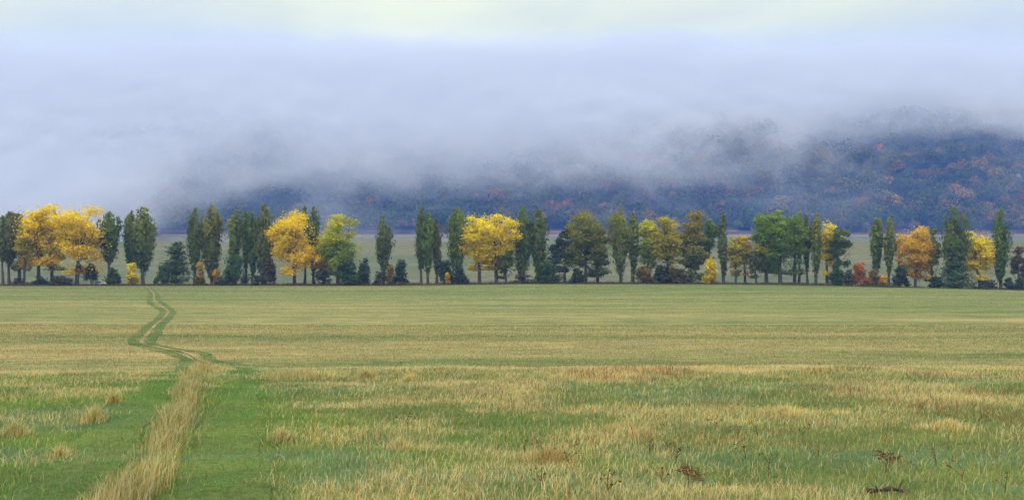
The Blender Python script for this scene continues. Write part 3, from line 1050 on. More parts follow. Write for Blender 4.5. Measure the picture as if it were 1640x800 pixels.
# kind, x, top, width, crown bottom (photo px), depth, palette, label
ROW = [
 ('P', 5, 347, 17, 420, 401, 'dull', 'slim dull green poplar first at the left end of the row'),
 ('P', 15, 341, 26, 425, 404, 'dull', 'broader dull green poplar, second from the left end of the row'),
 ('B', 32, 341, 30, 425, 414, 'dull', 'thin greyish green tree behind the two poplars at the left end'),
 ('B', 39, 357, 24, 418, 400, 'yolive', 'narrow olive yellow tree left of the round yellow tree'),
 ('B', 63, 335, 60, 412, 404, 'gold', 'round wispy yellow tree left of the biggest golden tree'),
 ('B', 84, 342, 34, 420, 407, 'gold', 'orange yellow tree with green lower boughs squeezed beside the biggest golden tree', 'green'),
 ('G', 124, 330, 82, 436, 400, 'gold', 'biggest golden tree of the row, left of the parked car'),
 ('S', 147, 421, 17, 447, 402, 'bush', 'green bush just left of the white car'),
 ('P', 176, 341, 24, 424, 401, 'dark', 'dark poplar right of the white car'),
 ('S', 183, 428, 21, 446, 397, 'bush', 'light green bush at the foot of the dark poplar by the car'),
 ('P', 209, 340, 17, 430, 405, 'dark', 'narrow dark poplar behind the small yellow tree by the track'),
 ('P', 230, 334, 29, 440, 401, 'tipped', 'broad dense poplar where the track meets the row'),
 ('S', 211, 421, 17, 446, 398, 'lemon', 'small bright yellow tree left of the end of the track'),
 ('C', 283, 388, 44, 448, 402, 'pine', 'big dark conical evergreen right of the end of the track'),
 ('S', 262, 423, 26, 449, 399, 'bush', 'green bush leaning against the left side of the big dark evergreen'),
 ('P', 312, 336, 19, 436, 402, 'olive', 'lone slim poplar right of the big dark evergreen'),
 ('P', 340, 331, 29, 446, 403, 'tipped', 'broad poplar with orange shrubs on both sides of its foot'),
 ('S', 321, 419, 14, 450, 399, 'ember', 'orange yellow shrub on the left foot of a broad poplar'),
 ('S', 347, 429, 13, 448, 398, 'ember', 'orange yellow shrub on the right foot of a broad poplar'),
 ('P', 377, 339, 18, 430, 405, 'olive', 'poplar rising behind the round green bush'),
 ('S', 375, 406, 36, 449, 399, 'bush', 'big round green bush under a poplar'),
 ('P', 394, 340, 12, 436, 404, 'dark', 'thinnest dark poplar between two others, right of the round green bush'),
 ('P', 405, 342, 15, 440, 402, 'dark', 'slim poplar touching the left side of the tall one'),
 ('P', 423, 330, 24, 444, 401, 'olive', 'tallest poplar left of the golden tree'),
 ('S', 432, 413, 20, 447, 398, 'brown', 'thin brownish green shrub right of the tallest poplar'),
 ('S', 413, 440, 11, 453, 396, 'bluebush', 'tiny dark bush between two poplar feet'),
 ('G', 472, 341, 68, 438, 400, 'gold', 'golden tree with an orange skirt in front of two poplars'),
 ('P', 489, 331, 11, 420, 412, 'dark', 'thin dark poplar top peeping over the golden tree'),
 ('P', 503, 333, 17, 440, 406, 'dark', 'dark poplar between the golden tree and the lime green tree'),
 ('B', 520, 406, 28, 438, 404, 'amber', 'low amber tree between the golden and the lime green tree'),
 ('B', 541, 346, 54, 432, 402, 'lime', 'lime green tree with yellow top right of the golden tree', 'green'),
 ('S', 514, 431, 24, 450, 397, 'bluebush', 'round dark bush on a short stem between golden and lime trees'),
 ('S', 553, 414, 34, 449, 398, 'bush', 'dark green bush below the lime green tree'),
 ('S', 583, 414, 24, 449, 399, 'bluebush', 'bluish green bush beside the bare tree'),
 ('P', 615, 348, 21, 440, 402, 'dark', 'single poplar with a purple brown shrub at its foot'),
 ('S', 611, 434, 26, 452, 398, 'purple', 'purple brown shrub at the foot of a single poplar'),
 ('S', 626, 422, 12, 447, 397, 'russet', 'small russet shrub between purple brown shrub and dark evergreen'),
 ('S', 640, 416, 23, 450, 399, 'bluebush', 'dark bluish evergreen shrub right of the single poplar'),
 ('P', 674, 335, 15, 440, 402, 'dark', 'tallest and darkest of the three poplars standing together'),
 ('P', 685, 342, 16, 444, 401, 'olive', 'middle one of the three poplars standing together'),
 ('P', 699, 350, 13, 440, 403, 'dull', 'smallest and dullest of the three poplars standing together'),
 ('S', 714, 417, 25, 449, 400, 'bluebush', 'dark green bush left of the poplar before the big yellow tree'),
 ('S', 718, 436, 8, 447, 396, 'amber', 'tiny amber shrub in front of the dark bush'),
 ('P', 733, 336, 26, 445, 403, 'olive', 'broad poplar left of the brightest yellow tree'),
 ('S', 738, 428, 20, 450, 398, 'bluebush', 'dark shrub at the right foot of the broad poplar by the yellow tree'),
 ('G', 768, 348, 56, 430, 402, 'lemon', 'left half of the bright yellow pair in the middle, with brown low twigs'),
 ('G', 795, 345, 58, 420, 400, 'lemon', 'right half of the bright yellow pair in the middle, on a slim bare trunk'),
 ('B', 810, 396, 24, 442, 398, 'dark', 'small dark leaning tree right of the bright yellow pair'),
 ('P', 836, 334, 28, 448, 402, 'dark', 'broad dark poplar right of the bright yellow pair'),
 ('S', 842, 438, 36, 453, 398, 'purple', 'low dark thicket at the foot of two dark poplars'),
 ('P', 864, 337, 21, 447, 402, 'dark', 'dark poplar, right one of two with a bright gap between them'),
 ('S', 876, 418, 28, 449, 398, 'bush', 'rounded green bush at the right foot of a dark poplar'),
 ('C', 886, 392, 30, 447, 404, 'bluebush', 'dark ragged evergreen behind the rounded green bush'),
 ('B', 904, 368, 28, 428, 403, 'bluebush', 'dark tree with bare trunk left of the wide olive tree'),
 ('B', 938, 341, 58, 432, 401, 'oliveg', 'wide olive green tree with a tall dome'),
 ('B', 957, 360, 32, 438, 404, 'dull', 'duller tree leaning on the right flank of the wide olive tree'),
 ('S', 924, 428, 21, 450, 397, 'bluebush', 'round dark bush under the wide olive tree'),
 ('P', 994, 336, 25, 446, 402, 'oliveg', 'broad brownish poplar right of the wide olive tree'),
 ('P', 1013, 342, 14, 444, 401, 'olive', 'slim poplar beside the broad brownish one'),
 ('B', 1037, 353, 32, 430, 404, 'lime', 'lime yellow tree left of the wide olive yellow one', 'green'),
 ('B', 1068, 349, 42, 432, 402, 'yolive', 'wide olive yellow tree between lime tree and tall dark tree'),
 ('T', 1106, 340, 40, 442, 401, 'gtop', 'tall dense dark tree with an orange yellow top'),
 ('B', 1135, 351, 26, 395, 405, 'ltgreen', 'pale green tree on a thin stem right of the orange topped tree'),
 ('S', 1140, 413, 20, 448, 397, 'lemon', 'small brilliant yellow tree in front of the slim poplar'),
 ('P', 1158, 344, 13, 444, 403, 'dull', 'slim grey poplar right of the brilliant small yellow tree'),
 ('S', 1030, 426, 26, 449, 397, 'russet', 'russet green bush under the lime yellow tree'),
 ('S', 1058, 424, 28, 451, 399, 'bluebush', 'dark blue green thicket under the wide olive yellow tree'),
 ('S', 1087, 430, 32, 452, 397, 'brown', 'brown thicket left of the tall dense dark tree'),
 ('B', 1178, 380, 26, 436, 402, 'yolive', 'small yellowish tree left of the orange brown one'),
 ('B', 1193, 378, 18, 434, 406, 'amber', 'thin orange brown tree with few leaves'),
 ('B', 1211, 398, 26, 440, 401, 'dull', 'low greyish olive tree left of the big green trees'),
 ('B', 1227, 343, 38, 428, 403, 'green', 'left one of the big green trees, with yellow flecks', 'yolive'),
 ('B', 1249, 339, 44, 430, 400, 'green', 'tallest dome of the big green trees'),
 ('B', 1272, 346, 36, 432, 402, 'green', 'right one of the big green trees'),
 ('P', 1279, 341, 11, 420, 410, 'olive', 'dark poplar top peeping between big green trees and grey poplar'),
 ('P', 1292, 346, 13, 440, 404, 'dull', 'grey green poplar right of the big green trees'),
 ('P', 1306, 344, 15, 446, 401, 'oliveg', 'tall olive poplar on a double trunk left of the yellow tree'),
 ('B', 1324, 356, 24, 434, 404, 'lemon', 'narrow yellow tree between olive poplar and dark green tree'),
 ('B', 1342, 367, 36, 414, 401, 'dark', 'dark green tree right of the narrow yellow tree'),
 ('S', 1341, 417, 22, 446, 398, 'bush', 'small green tree under the dark green crown'),
 ('S', 1356, 430, 17, 452, 399, 'purple', 'purple dark bush left of the red tree'),
 ('S', 1377, 420, 26, 450, 399, 'red', 'round red orange small tree standing in a gap'),
 ('S', 1397, 431, 22, 452, 402, 'russet', 'low russet shrub right of the red orange tree'),
 ('P', 1403, 350, 15, 438, 404, 'olive', 'left one of two slim poplars right of the red orange tree'),
 ('P', 1423, 347, 15, 440, 402, 'tipped', 'right one of two slim poplars right of the red orange tree'),
 ('S', 1415, 440, 13, 454, 399, 'amber', 'small yellow shrub between the feet of two slim poplars'),
 ('S', 1440, 425, 24, 453, 400, 'bluebush', 'dark bush left of the orange gold tree'),
 ('B', 1440, 374, 14, 402, 412, 'amber', 'small orange crown behind the left side of the orange gold tree'),
 ('B', 1465, 364, 50, 440, 402, 'amber', 'wide orange gold tree near the right end of the row'),
 ('B', 1493, 367, 22, 444, 403, 'dark', 'dark green tree between orange gold tree and big poplar'),
 ('P', 1526, 336, 34, 450, 402, 'dark', 'big broad poplar rising above a dark evergreen'),
 ('C', 1530, 418, 48, 456, 398, 'pine', 'wide dark evergreen at the foot of the big broad poplar'),
 ('B', 1569, 371, 44, 440, 402, 'lemon', 'yellow tree left of the last tall poplar'),
 ('P', 1601, 338, 21, 452, 400, 'dark', 'last tall poplar at the right end of the row'),
 ('B', 1631, 395, 22, 445, 408, 'brown', 'dark mixed tree cut by the right edge of the view'),
 ('S', 1617, 444, 17, 459, 397, 'bluebush', 'small dark bush right of the last tall poplar'),
 ('S', 1632, 443, 16, 460, 397, 'bluebush', 'small dark bush at the far right edge'),
 ('S', 1578, 447, 38, 461, 398, 'purple', 'low dark thicket under the yellow tree near the right end'),
 ('S', 1500, 442, 18, 458, 398, 'bluebush', 'dark rounded bush left of the wide dark evergreen'),
 ('S', 100, 441, 36, 453, 397, 'purple', 'low dark thicket under the biggest golden tree'),
 ('S', 30, 443, 22, 453, 398, 'purple', 'low dark thicket at the left end of the row'),
 ('S', 66, 441, 22, 452, 399, 'bluebush', 'low dark thicket under the round wispy yellow tree'),
]
KIND = {'P': ('poplar_tree', 'poplar', G_POP), 'B': ('broadleaf_tree', 'tree', G_BRO), 'G': ('broadleaf_tree', 'tree', G_BRO),
        'T': ('broadleaf_tree', 'tree', G_BRO), 'S': ('shrub', 'shrub', G_SHR), 'C': ('evergreen_tree', 'evergreen', None)}
for ri, row in enumerate(ROW):
    RNG = np.random.default_rng(4000 + ri)                         # every tree keeps its own shape
    kd, px, top, wpx, cbp, Y, pal, lab = row[:8]
    xw, zt = on_plane(px, top, Y)
    zb = float(ground_z(xw, Y))
    _, zc = on_plane(px, cbp, Y)
    w = wpx / F_PX * Y
    h, cb = zt - zb, max(.4, zc - zb)
    nm, cat, grp = KIND[kd]
    t = empty(nm, (xw, Y, zb - .05), lab, cat, grp)
    if kd == 'P':
        cr, tr = poplar_parts(h, w * 1.05, cb, pal)
    elif kd == 'G':
        cr, tr = broad_parts(h, w, cb * .97, pal, .45, size=.31)
    elif kd == 'T':
        cr, tr = broad_parts(h, w, cb * .4, pal, 0, lobes=64)
    elif kd == 'B':
        cr, tr = broad_parts(h, w, cb * .78, pal, .35 if pal in ('gold', 'amber', 'yolive', 'oliveg', 'dull') else .1,
                             lowleaf=row[8] if len(row) > 8 else None)
    elif kd == 'S':
        cr, tr = shrub_parts(h, w, cb * (1.0 if px == 147 else .4), pal, .3)
    else:
        cr, tr = cone_parts(h, w, cb * .4, pal)
    # bring the grown crown to the measured breadth and height
    allv = np.concatenate(cr.V)
    half = (np.percentile(allv[:, 0], 98.5) - np.percentile(allv[:, 0], 1.5)) / 2
    sx = float(np.clip(w * (1.18 if kd == 'P' else 1.06) / 2 / half, .75, 1.9))
    sz = float(np.clip(h / np.percentile(allv[:, 2], 99.6), .85, 1.25))
    for g in (cr, tr):
        for v in g.V:
            v *= np.array([sx, sx, sz])
    link('crown', cr.mesh('crown'), M_NEEDLE if kd == 'C' else M_LEAF, t)
    link('trunk', tr.mesh('trunk', True), M_BARK, t)

# leafless tree, and a dead pole-like stem
xw, zt = on_plane(590, 380, 401)
zb = float(ground_z(xw, 401))
o = link('bare_tree', bare_parts(zt - zb, 5).mesh('bare_tree', True), M_PALE_BARK)
o.location = (xw, 401, zb)
tag(o, 'leafless pale grey tree standing between bluish bush and single poplar', 'tree', G_BRO)
xw, zt = on_plane(706, 405, 404)
zb = float(ground_z(xw, 404))
gd = Geo()
gd.tube([[0, 0, -.1], [.03, 0, (zt - zb) * .5], [0, 0, zt - zb]], [.11, .1, .08], 7)
gd.tube([[0, 0, zt - zb - .9], [.35, 0, zt - zb - .5]], [.03, .015], 4)
o = link('dead_stem', gd.mesh('dead_stem', True), M_BARK)
o.location = (xw, 404, zb)
tag(o, 'thin dead stem standing like a pole right of the three poplars', 'dead tree')

# ------------------------------------------------------------------ dead stalks along the foot of the row
n = 44000
x = RNG.uniform(-205, 205, n)
y = 396.5 + np.abs(RNG.normal(0, 3.2, n)) * np.where(RNG.random(n) < .3, -.5, 1)
keep = fbm(x / 3, y / 3, 71, 3) > .40
x, y = x[keep], y[keep]
n = len(x)
c = np.where((RNG.random(n) < .45)[:, None], np.array([.10, .07, .045]), np.array([.19, .14, .08])) * RNG.uniform(.6, 1.3, (n, 1))
c = np.where((RNG.random(n) < .2)[:, None], np.array([.06, .08, .035]), c)
tallness = 1.25 * (1 - .75 * np.exp(-((x + 150.5) / 3.5) ** 4)) * (.35 + 1.1 * fbm(x / 4, y / 9, 73, 3))
V, Q, T, C = blades(np.stack([x, y, ground_z(x, y) - .02], 1), RNG.uniform(.25, 1.0, n) * tallness, np.full(n, .11), np.abs(RNG.normal(.2, .15, n)), c)
o = link('verge_grass', mesh_from('verge_grass', V, Q, T, C), M_GRASS)
tag(o, 'dark brown dead stalks and rank grass along the foot of the tree row', 'dead grass', kind='stuff')

# ------------------------------------------------------------------ wire fence along the row
fx = np.arange(-188, 190, 4.2)
f0 = float(ground_z(fx[0], 398.5))
fence = empty('wire_fence', (fx[0], 398.5, f0), 'thin wire fence on grey wooden posts along the foot of the tree row', 'fence')
pg = Geo()
pg.tube([[0, 0, -.1], [.01, 0, .7], [0, 0, 1.35]], [.075, .07, .06], 7)
pme = pg.mesh('post', True)
for xx in fx[:95]:
    p = link('post', pme, M_WOOD, fence)
    p.location = (xx - fx[0], RNG.normal(0, .05), float(ground_z(xx, 398.5)) - f0)
    p.rotation_euler = (RNG.normal(0, .03), RNG.normal(0, .04), RNG.uniform(0, 6))
wg = Geo()
for zz_ in (.4, .8, 1.2):
    wg.tube(np.stack([fx - fx[0], np.full_like(fx, .09), ground_z(fx, np.full_like(fx, 398.5)) - f0 + zz_], 1), np.full(len(fx), .012), 4)
link('wire', wg.mesh('wire'), M_WIRE, fence)

# ------------------------------------------------------------------ the parked white car
M_PAINT = plain_material('white_paint', (.78, .79, .80), .3, coat=.6, vary=.02)
M_GLASS = plain_material('dark_glass', (.02, .024, .03), .08, spec=.8, vary=0)
M_TYRE = plain_material('tyre_rubber', (.02, .02, .02), .85)
M_RIM = plain_material('alloy', (.5, .5, .52), .35, .8)
M_LAMP = plain_material('lamp_clear', (.7, .72, .75), .15)
M_TAIL = plain_material('lamp_red', (.35, .02, .02), .2)
M_TRIM = plain_material('black_trim', (.03, .03, .03), .6)
CAR_Y = 405.4
cxw, _ = on_plane(161, 452, CAR_Y)
car = empty('parked_car', (cxw, CAR_Y, float(ground_z(cxw, CAR_Y)) + .104), 'white hatchback car parked behind the trees near the biggest golden tree', 'car')


def skin(sections, name, mat, parent):
    """body from cross sections along x: each (x, [(y, z) ...]) with equal counts"""
    V, k, m = [], len(sections), len(sections[0][1])
    for xx, ring in sections:
        V += [(xx, a, b) for a, b in ring]
    Q = []
    for i in range(k - 1):
        for j in range(m):
            Q.append((i * m + j, i * m + (j + 1) % m, (i + 1) * m + (j + 1) % m, (i + 1) * m + j))
    V = np.array(V, float)
    T = []
    for e, base in ((0, 0), (k - 1, (k - 1) * m)):
        c = V[base:base + m].mean(0)
        V = np.vstack([V, c])
        for j in range(m):
            a, b = base + j, base + (j + 1) % m
            T.append((a, len(V) - 1, b) if e == 0 else (a, b, len(V) - 1))
    return link(name, mesh_from(name, V, Q, T, None, True), mat, parent)


def body_ring(zb_, zbelt, ztop, wb, wt):
    return [(-wb, zb_ + .08), (-wb, zbelt), (-wt - (wb - wt) * .12, zbelt + (ztop - zbelt) * .12 + .004), (-wt, max(zbelt + .01, ztop - .07)), (-wt * .8, ztop),
            (wt * .8, ztop), (wt, max(zbelt + .01, ztop - .07)), (wt + (wb - wt) * .12, zbelt + (ztop - zbelt) * .12 + .004), (wb, zbelt), (wb, zb_ + .08), (wb * .9, zb_), (-wb * .9, zb_)]


prof = [(-2.0, .42, .70, .78, .70, .66), (-1.93, .26, .82, .95, .80, .70), (-1.75, .24, .90, 1.28, .84, .66), (-1.35, .24, .92, 1.45, .86, .64),
        (-.5, .22, .93, 1.51, .87, .64), (.25, .22, .92, 1.46, .87, .64), (.75, .22, .92, 1.22, .87, .66), (1.12, .24, .90, .98, .86, .74), (1.6, .25, .82, .88, .84, .74), (1.92, .28, .68, .76, .78, .70), (2.02, .40, .56, .62, .68, .62)]
skin([(p[0], body_ring(p[1], p[2], p[3], p[4], p[5])) for p in prof], 'body', M_PAINT, car)


def pane(name, pts, mat=M_GLASS, thick=.02):
    P = np.array(pts, float)
    nrm = np.cross(P[1] - P[0], P[2] - P[0])
    nrm /= np.linalg.norm(nrm)
    V = np.vstack([P, P + nrm * thick])
    k = len(P)
    T = [(0, i + 1, i) for i in range(1, k - 1)] + [(k, k + i, k + i + 1) for i in range(1, k - 1)]
    Q = [(i, (i + 1) % k, k + (i + 1) % k, k + i) for i in range(k)]
    return link(name, mesh_from(name, V, Q, T), mat, car)


for s in (-1, 1):
    def side(a):
        a = [(xx, s * (yy + .012), zz_) for xx, yy, zz_ in a]
        return a if s < 0 else a[::-1]
    pane('side_window', side([(-.42, .855, .97), (.72, .855, .97), (.30, .665, 1.36), (-.42, .665, 1.40)]))
    pane('side_window', side([(-1.55, .84, .97), (-.50, .855, .97), (-.50, .665, 1.40), (-1.28, .665, 1.35)]))
    pane('headlight', side([(1.62, .835, .66), (1.90, .785, .62), (1.90, .785, .70), (1.66, .83, .79)]), M_LAMP)
    pane('tail_light', side([(-1.95, .79, .72), (-1.74, .845, .70), (-1.74, .845, .90), (-1.90, .80, .92)]), M_TAIL)
    mg = Geo()
    mg.tube([[.62, s * .86, .98], [.62, s * .97, 1.0], [.60, s * 1.03, 1.0]], [.03, .07, .05], 6)
    link('mirror', mg.mesh('mirror', True), M_PAINT, car)
    for xx in (-1.28, 1.28):
        wg = Geo()
        a = np.linspace(0, 2 * math.pi, 25)
        ring = np.stack([.25 * np.cos(a), np.zeros(25), .25 * np.sin(a)], 1)
        # tyre: a swept ring
        V, Q, m = [], [], 8
        for i in range(24):
            c0 = np.array([math.cos(a[i]), 0, math.sin(a[i])])
            for j in range(m):
                b = 2 * math.pi * j / m
                V.append(c0 * (.25 + .075 * math.cos(b)) + np.array([0, .095 * math.sin(b), 0]))
        for i in range(24):
            for j in range(m):
                Q.append((i * m + j, i * m + (j + 1) % m, ((i + 1) % 24) * m + (j + 1) % m, ((i + 1) % 24) * m + j))
        ty = link('wheel', mesh_from('wheel', V, Q, None, None, True), M_TYRE, car)
        ty.location = (xx, s * .80, .325)
        V = [(0, s * .06, 0)] + [(.2 * math.cos(b), s * .075, .2 * math.sin(b)) for b in a[:24]] + [(.2 * math.cos(b), s * .0, .2 * math.sin(b)) for b in a[:24]]
        T = [(0, 1 + i, 1 + (i + 1) % 24) for i in range(24)]
        Q = [(1 + i, 25 + i, 25 + (i + 1) % 24, 1 + (i + 1) % 24) for i in range(24)]
        link('rim', mesh_from('rim', V, Q, T), M_RIM, ty)
pane('windscreen', [(.80, -.60, 1.20), (1.13, -.70, .985), (1.13, .70, .985), (.80, .60, 1.20)][::-1], thick=.03)
pane('rear_window', [(-1.90, -.62, .99), (-1.78, -.58, 1.25), (-1.78, .58, 1.25), (-1.90, .62, .99)][::-1], thick=.04)

# ------------------------------------------------------------------ the wood on the hillside
HPAL = [((.06, .095, .024), .40), ((.034, .062, .026), .30), ((.10, .12, .028), .16), ((.16, .12, .03), .06), ((.27, .15, .02), .05),
        ((.15, .085, .025), .04), ((.20, .18, .06), .05)]
hc = np.array([c for c, _ in HPAL])
hp = np.array([p for _, p in HPAL])
N_H = 9000
x = RNG.uniform(-560, 560, N_H * 2)
y = 668 + 420 * RNG.random(N_H * 2) ** 1.25
edge_y = 676 + 26 * (fbm(x / 45, y * 0, 14, 3) - .5)
keep = (np.abs(x) < .52 * y + 30) & (y > edge_y)
x, y = x[keep][:N_H], y[keep][:N_H]
warm = fbm(x / 75, y / 60, 52, 3)
z = ground_z(x, y)
hg = Geo()
near_w = 1 - sstep((y - 700) / 350)
for i in range(len(x)):
    wv = hp.copy()
    if warm[i] > .52:
        wv[3:6] *= 1.7
    wv[3:] *= .3 + .8 * sstep((x[i] + 60) / 260)
    c = hc[RNG.choice(len(hc), p=wv / wv.sum())]
    rad = 3.0 + 5.0 * RNG.random() ** 1.6
    hgt = rad * RNG.uniform(1.7, 2.4)
    m = int(70 + 60 * near_w[i])
    d = RNG.normal(size=(m, 3))
    d /= np.linalg.norm(d, axis=1)[:, None]
    d[:, 2] = np.abs(d[:, 2]) * 1.0 - .25
    lump = 1 + .22 * np.sin(d[:, 0] * 5 + i) * np.cos(d[:, 1] * 5 + 2 * i)
    P = np.array([x[i], y[i], z[i] + hgt * .52]) + d * (lump * RNG.uniform(.78, 1.05, m))[:, None] * np.array([rad, rad, hgt * .5])
    hg.cards(P, .85, c * RNG.uniform(.7, 1.3) * RNG.uniform(.75, 1.25, (m, 1)), N=d * 1.6)
wood = link('hillside_woods', hg.mesh('hillside_woods'), M_LEAF)
tag(wood, 'dense mixed autumn wood covering the hillside under the cloud', 'woods', kind='stuff')

HILL_TREES = [
 (911, 331, 24, (.50, .17, .05), 'bright salmon orange tree at the foot of the wood'),
 (894, 338, 24, (.32, .13, .05), 'dull orange tree left of the bright salmon one in the wood'),
 (858, 328, 17, (.30, .24, .09), 'pale tan tree at the wood edge above a dark poplar gap'),
 (886, 352, 24, (.13, .15, .08), 'grey green rounded tree at the wood edge below the orange ones'),
 (1027, 329, 17, (.42, .22, .06), 'round tan orange tree in the wood above a broad brownish poplar'),
 (991, 320, 20, (.20, .19, .07), 'pale yellow green tree in the wood left of a round tan one'),
 (1066, 344, 12, (.34, .06, .04), 'small red tree peeping over the wide olive yellow tree'),
 (1408, 241, 20, (.52, .17, .035), 'bright orange tree high on the hillside just below the cloud'),
 (1499, 250, 24, (.32, .13, .04), 'brown orange tree high on the hillside near the cloud'),
 (1541, 247, 17, (.36, .16, .04), 'rusty tree high on the hillside, right of a brown orange one'),
 (1576, 277, 20, (.26, .19, .06), 'mustard tree on the right part of the hillside'),
 (1574, 336, 24, (.30, .08, .04), 'reddish tree low on the hillside left of the last tall poplar'),
 (1421, 343, 15, (.40, .09, .03), 'red orange tree rising just behind two slim poplars'),
 (1215, 309, 18, (.36, .14, .04), 'orange tree on the hillside under the cloud plume'),
 (1240, 303, 17, (.30, .22, .05), 'yellow brown tree on the hillside right of an orange one'),
 (1331, 313, 28, (.26, .14, .05), 'wide tan brown tree in the middle of the hillside'),
 (1390, 318, 26, (.22, .11, .05), 'dark brown tree right of the wide tan brown one'),
 (1390, 294, 22, (.16, .16, .045), 'yellow green tree in the middle of the hillside'),
 (1354, 257, 24, (.14, .13, .045), 'olive tree in the upper hillside left of the bright orange one'),
 (1322, 266, 15, (.28, .12, .045), 'small rusty tree in the upper hillside, leftmost below the cloud'),
 (1375, 249, 22, (.24, .11, .05), 'russet brown tree left of the bright orange one'),
 (1561, 299, 22, (.18, .16, .05), 'olive brown tree on the right slope below a mustard one'),
 (1622, 302, 26, (.20, .14, .06), 'large tan tree at the right edge of the hillside'),
 (1478, 281, 20, (.24, .12, .05), 'copper tree in the right part of the hillside below brown orange one'),
 (251, 371, 14, (.34, .07, .05), 'small red tree at the wood edge above the end of the track'),
 (250, 352, 16, (.26, .14, .06), 'tan tree in the wood above a small red one'),
 (637, 335, 18, (.18, .18, .09), 'pale grey green tree in the wood right of a single poplar'),
 (845, 325, 16, (.30, .08, .05), 'dull red tree in the wood left of a pale tan one'),
 (817, 334, 16, (.22, .08, .05), 'dark reddish tree in the wood above the bright yellow pair'),
 (574, 341, 12, (.34, .13, .05), 'small orange tree at the wood edge right of the lime green tree'),
 (1365, 362, 16, (.28, .24, .07), 'pale yellow bush on the bank above the red orange small tree'),
 (1385, 364, 16, (.24, .22, .07), 'yellowish bush on the bank left of two slim poplars'),
 (1548, 372, 12, (.26, .10, .05), 'small reddish tree behind the yellow tree near the right end'),
]
for px, py, wpx, c, lab in HILL_TREES:
    bx, by = at(px, py + wpx * .42, 420)
    bx, by = float(bx), float(by) - 1.0
    w = wpx / F_PX * by
    zb = float(ground_z(bx, by))
    _, zt = on_plane(px, py - wpx * .5, by)
    h = max(zt - zb, w * .9)
    t = empty('hillside_tree', (bx, by, zb), lab, 'tree', 'single trees standing out of the hillside wood')
    cr, tr = Geo(), Geo()
    tr.tube([[0, 0, -.3], [.1, 0, h * .3], [.2, .1, h * .75]], [.3, .22, .08], 6)
    for k in range(5):
        a = k * 1.256
        tr.tube([[.1, 0, h * .35], [math.cos(a) * w * .3, math.sin(a) * w * .3, h * .7]], [.12, .04], 4)
    for k in range(11):
        u = (k + .5) / 11
        zc = 1 - 1.7 * u
        rr = math.sqrt(max(0, 1 - zc * zc)) * .62
        a = k * 2.4
        C = np.array([math.cos(a) * rr * w * .5, math.sin(a) * rr * w * .5, h * (.58 + .30 * zc)])
        m = 60
        d = RNG.normal(size=(m, 3))
        d /= np.linalg.norm(d, axis=1)[:, None]
        P = C + d * w * .21 * RNG.random((m, 1)) ** .4
        cr.cards(P, .62, np.array(c) * RNG.uniform(.8, 1.2) * RNG.uniform(.75, 1.25, (m, 1)), N=d + np.array([0, 0, .4]))
    link('crown', cr.mesh('crown'), M_LEAF, t)
    link('trunk', tr.mesh('trunk', True), M_BARK, t)

# ------------------------------------------------------------------ air: even haze, and the cloud bank lying on the hill
HAZE_TOP = 330.0
vb = [(-1180, -60, -6), (1180, -60, -6), (1180, 1480, -6), (-1180, 1480, -6), (-1180, -60, HAZE_TOP), (1180, -60, HAZE_TOP), (1180, 1480, HAZE_TOP), (-1180, 1480, HAZE_TOP)]
qb = [(0, 3, 2, 1), (4, 5, 6, 7), (0, 1, 5, 4), (1, 2, 6, 5), (2, 3, 7, 6), (3, 0, 4, 7)]
m, N = new_mat('haze')
pv = N.n('ShaderNodeVolumePrincipled')
pv.inputs['Color'].default_value = (.26, .44, 1.0, 1)
pv.inputs['Absorption Color'].default_value = (1, 1, 1, 1)
pv.inputs['Density'].default_value = .00018
pv.inputs['Anisotropy'].default_value = .1
o_ = N.n('ShaderNodeOutputMaterial')
N.l(pv.outputs[0], o_.inputs['Volume'])
haze = link('haze', mesh_from('haze', vb, qb), m)
tag(haze, 'thin bluish haze filling the valley', 'haze', kind='stuff')

# lower edge of the cloud along the hill, measured on the photograph (px x -> px y)
EDGE = [(-800, 372), (0, 366), (120, 352), (220, 328), (330, 306), (420, 292), (560, 290), (700, 296), (830, 296), (950, 290), (1080, 286), (1160, 282), (1245, 272), (1310, 228),
        (1390, 208), (1450, 200), (1540, 204), (1640, 212), (2400, 214)]
Y0 = 690.0
SLOPE = 2.35


def front_y(zv):
    return Y0 + (zv - 31) * SLOPE - 108


ex, ez = [], []
for px, py in EDGE:
    Yv = 720.0
    for _ in range(12):
        xv, zv = on_plane(px, py, Yv)
        Yv = max(640, front_y(zv) + 70)
    ex.append(xv / Yv)          # as a bearing
    ez.append(zv - float(np.interp(px, [0, 180, 330, 700, 1200, 1330, 1640], [56, 34, 2, -4, 4, 9, 9])))
ex, ez = np.array(ex), np.array(ez)
# closed hull: front sheet leaning back with the hill, back sheet behind it
hxs = np.linspace(-1000, 1000, 81)
rows = 14
Vf, Vbk = [], []
TOPZ = 262.0
for xv in hxs:
    zb = 21.0
    for k in range(rows):
        zv = zb + (TOPZ - zb) * k / (rows - 1)
        fy = front_y(zv) + 8 * math.sin(xv / 41 + k) + (fbm(xv / 60, k * .7, 33, 2) - .5) * 24
        Vf.append((xv, fy, zv))
        Vbk.append((xv, fy + 240, zv))
Vh = np.array(Vf + Vbk)
n1_ = len(Vf)
Qh = []
for i in range(80):
    for k in range(rows - 1):
        a, b = i * rows + k, (i + 1) * rows + k
        Qh.append((a, b, b + 1, a + 1))
        Qh.append((n1_ + a, n1_ + a + 1, n1_ + b + 1, n1_ + b))
    for k in (0, rows - 1):
        a, b = i * rows + k, (i + 1) * rows + k
        Qh.append((a, n1_ + a, n1_ + b, b) if k == 0 else (a, b, n1_ + b, n1_ + a))
for k in range(rows - 1):
    Qh.append((k, k + 1, n1_ + k + 1, n1_ + k))
    a = 80 * rows + k
    Qh.append((a, n1_ + a, n1_ + a + 1, a + 1))
m, N = new_mat('low_cloud')
tco = N.n('ShaderNodeTexCoord')
pos = tco.outputs['Object']
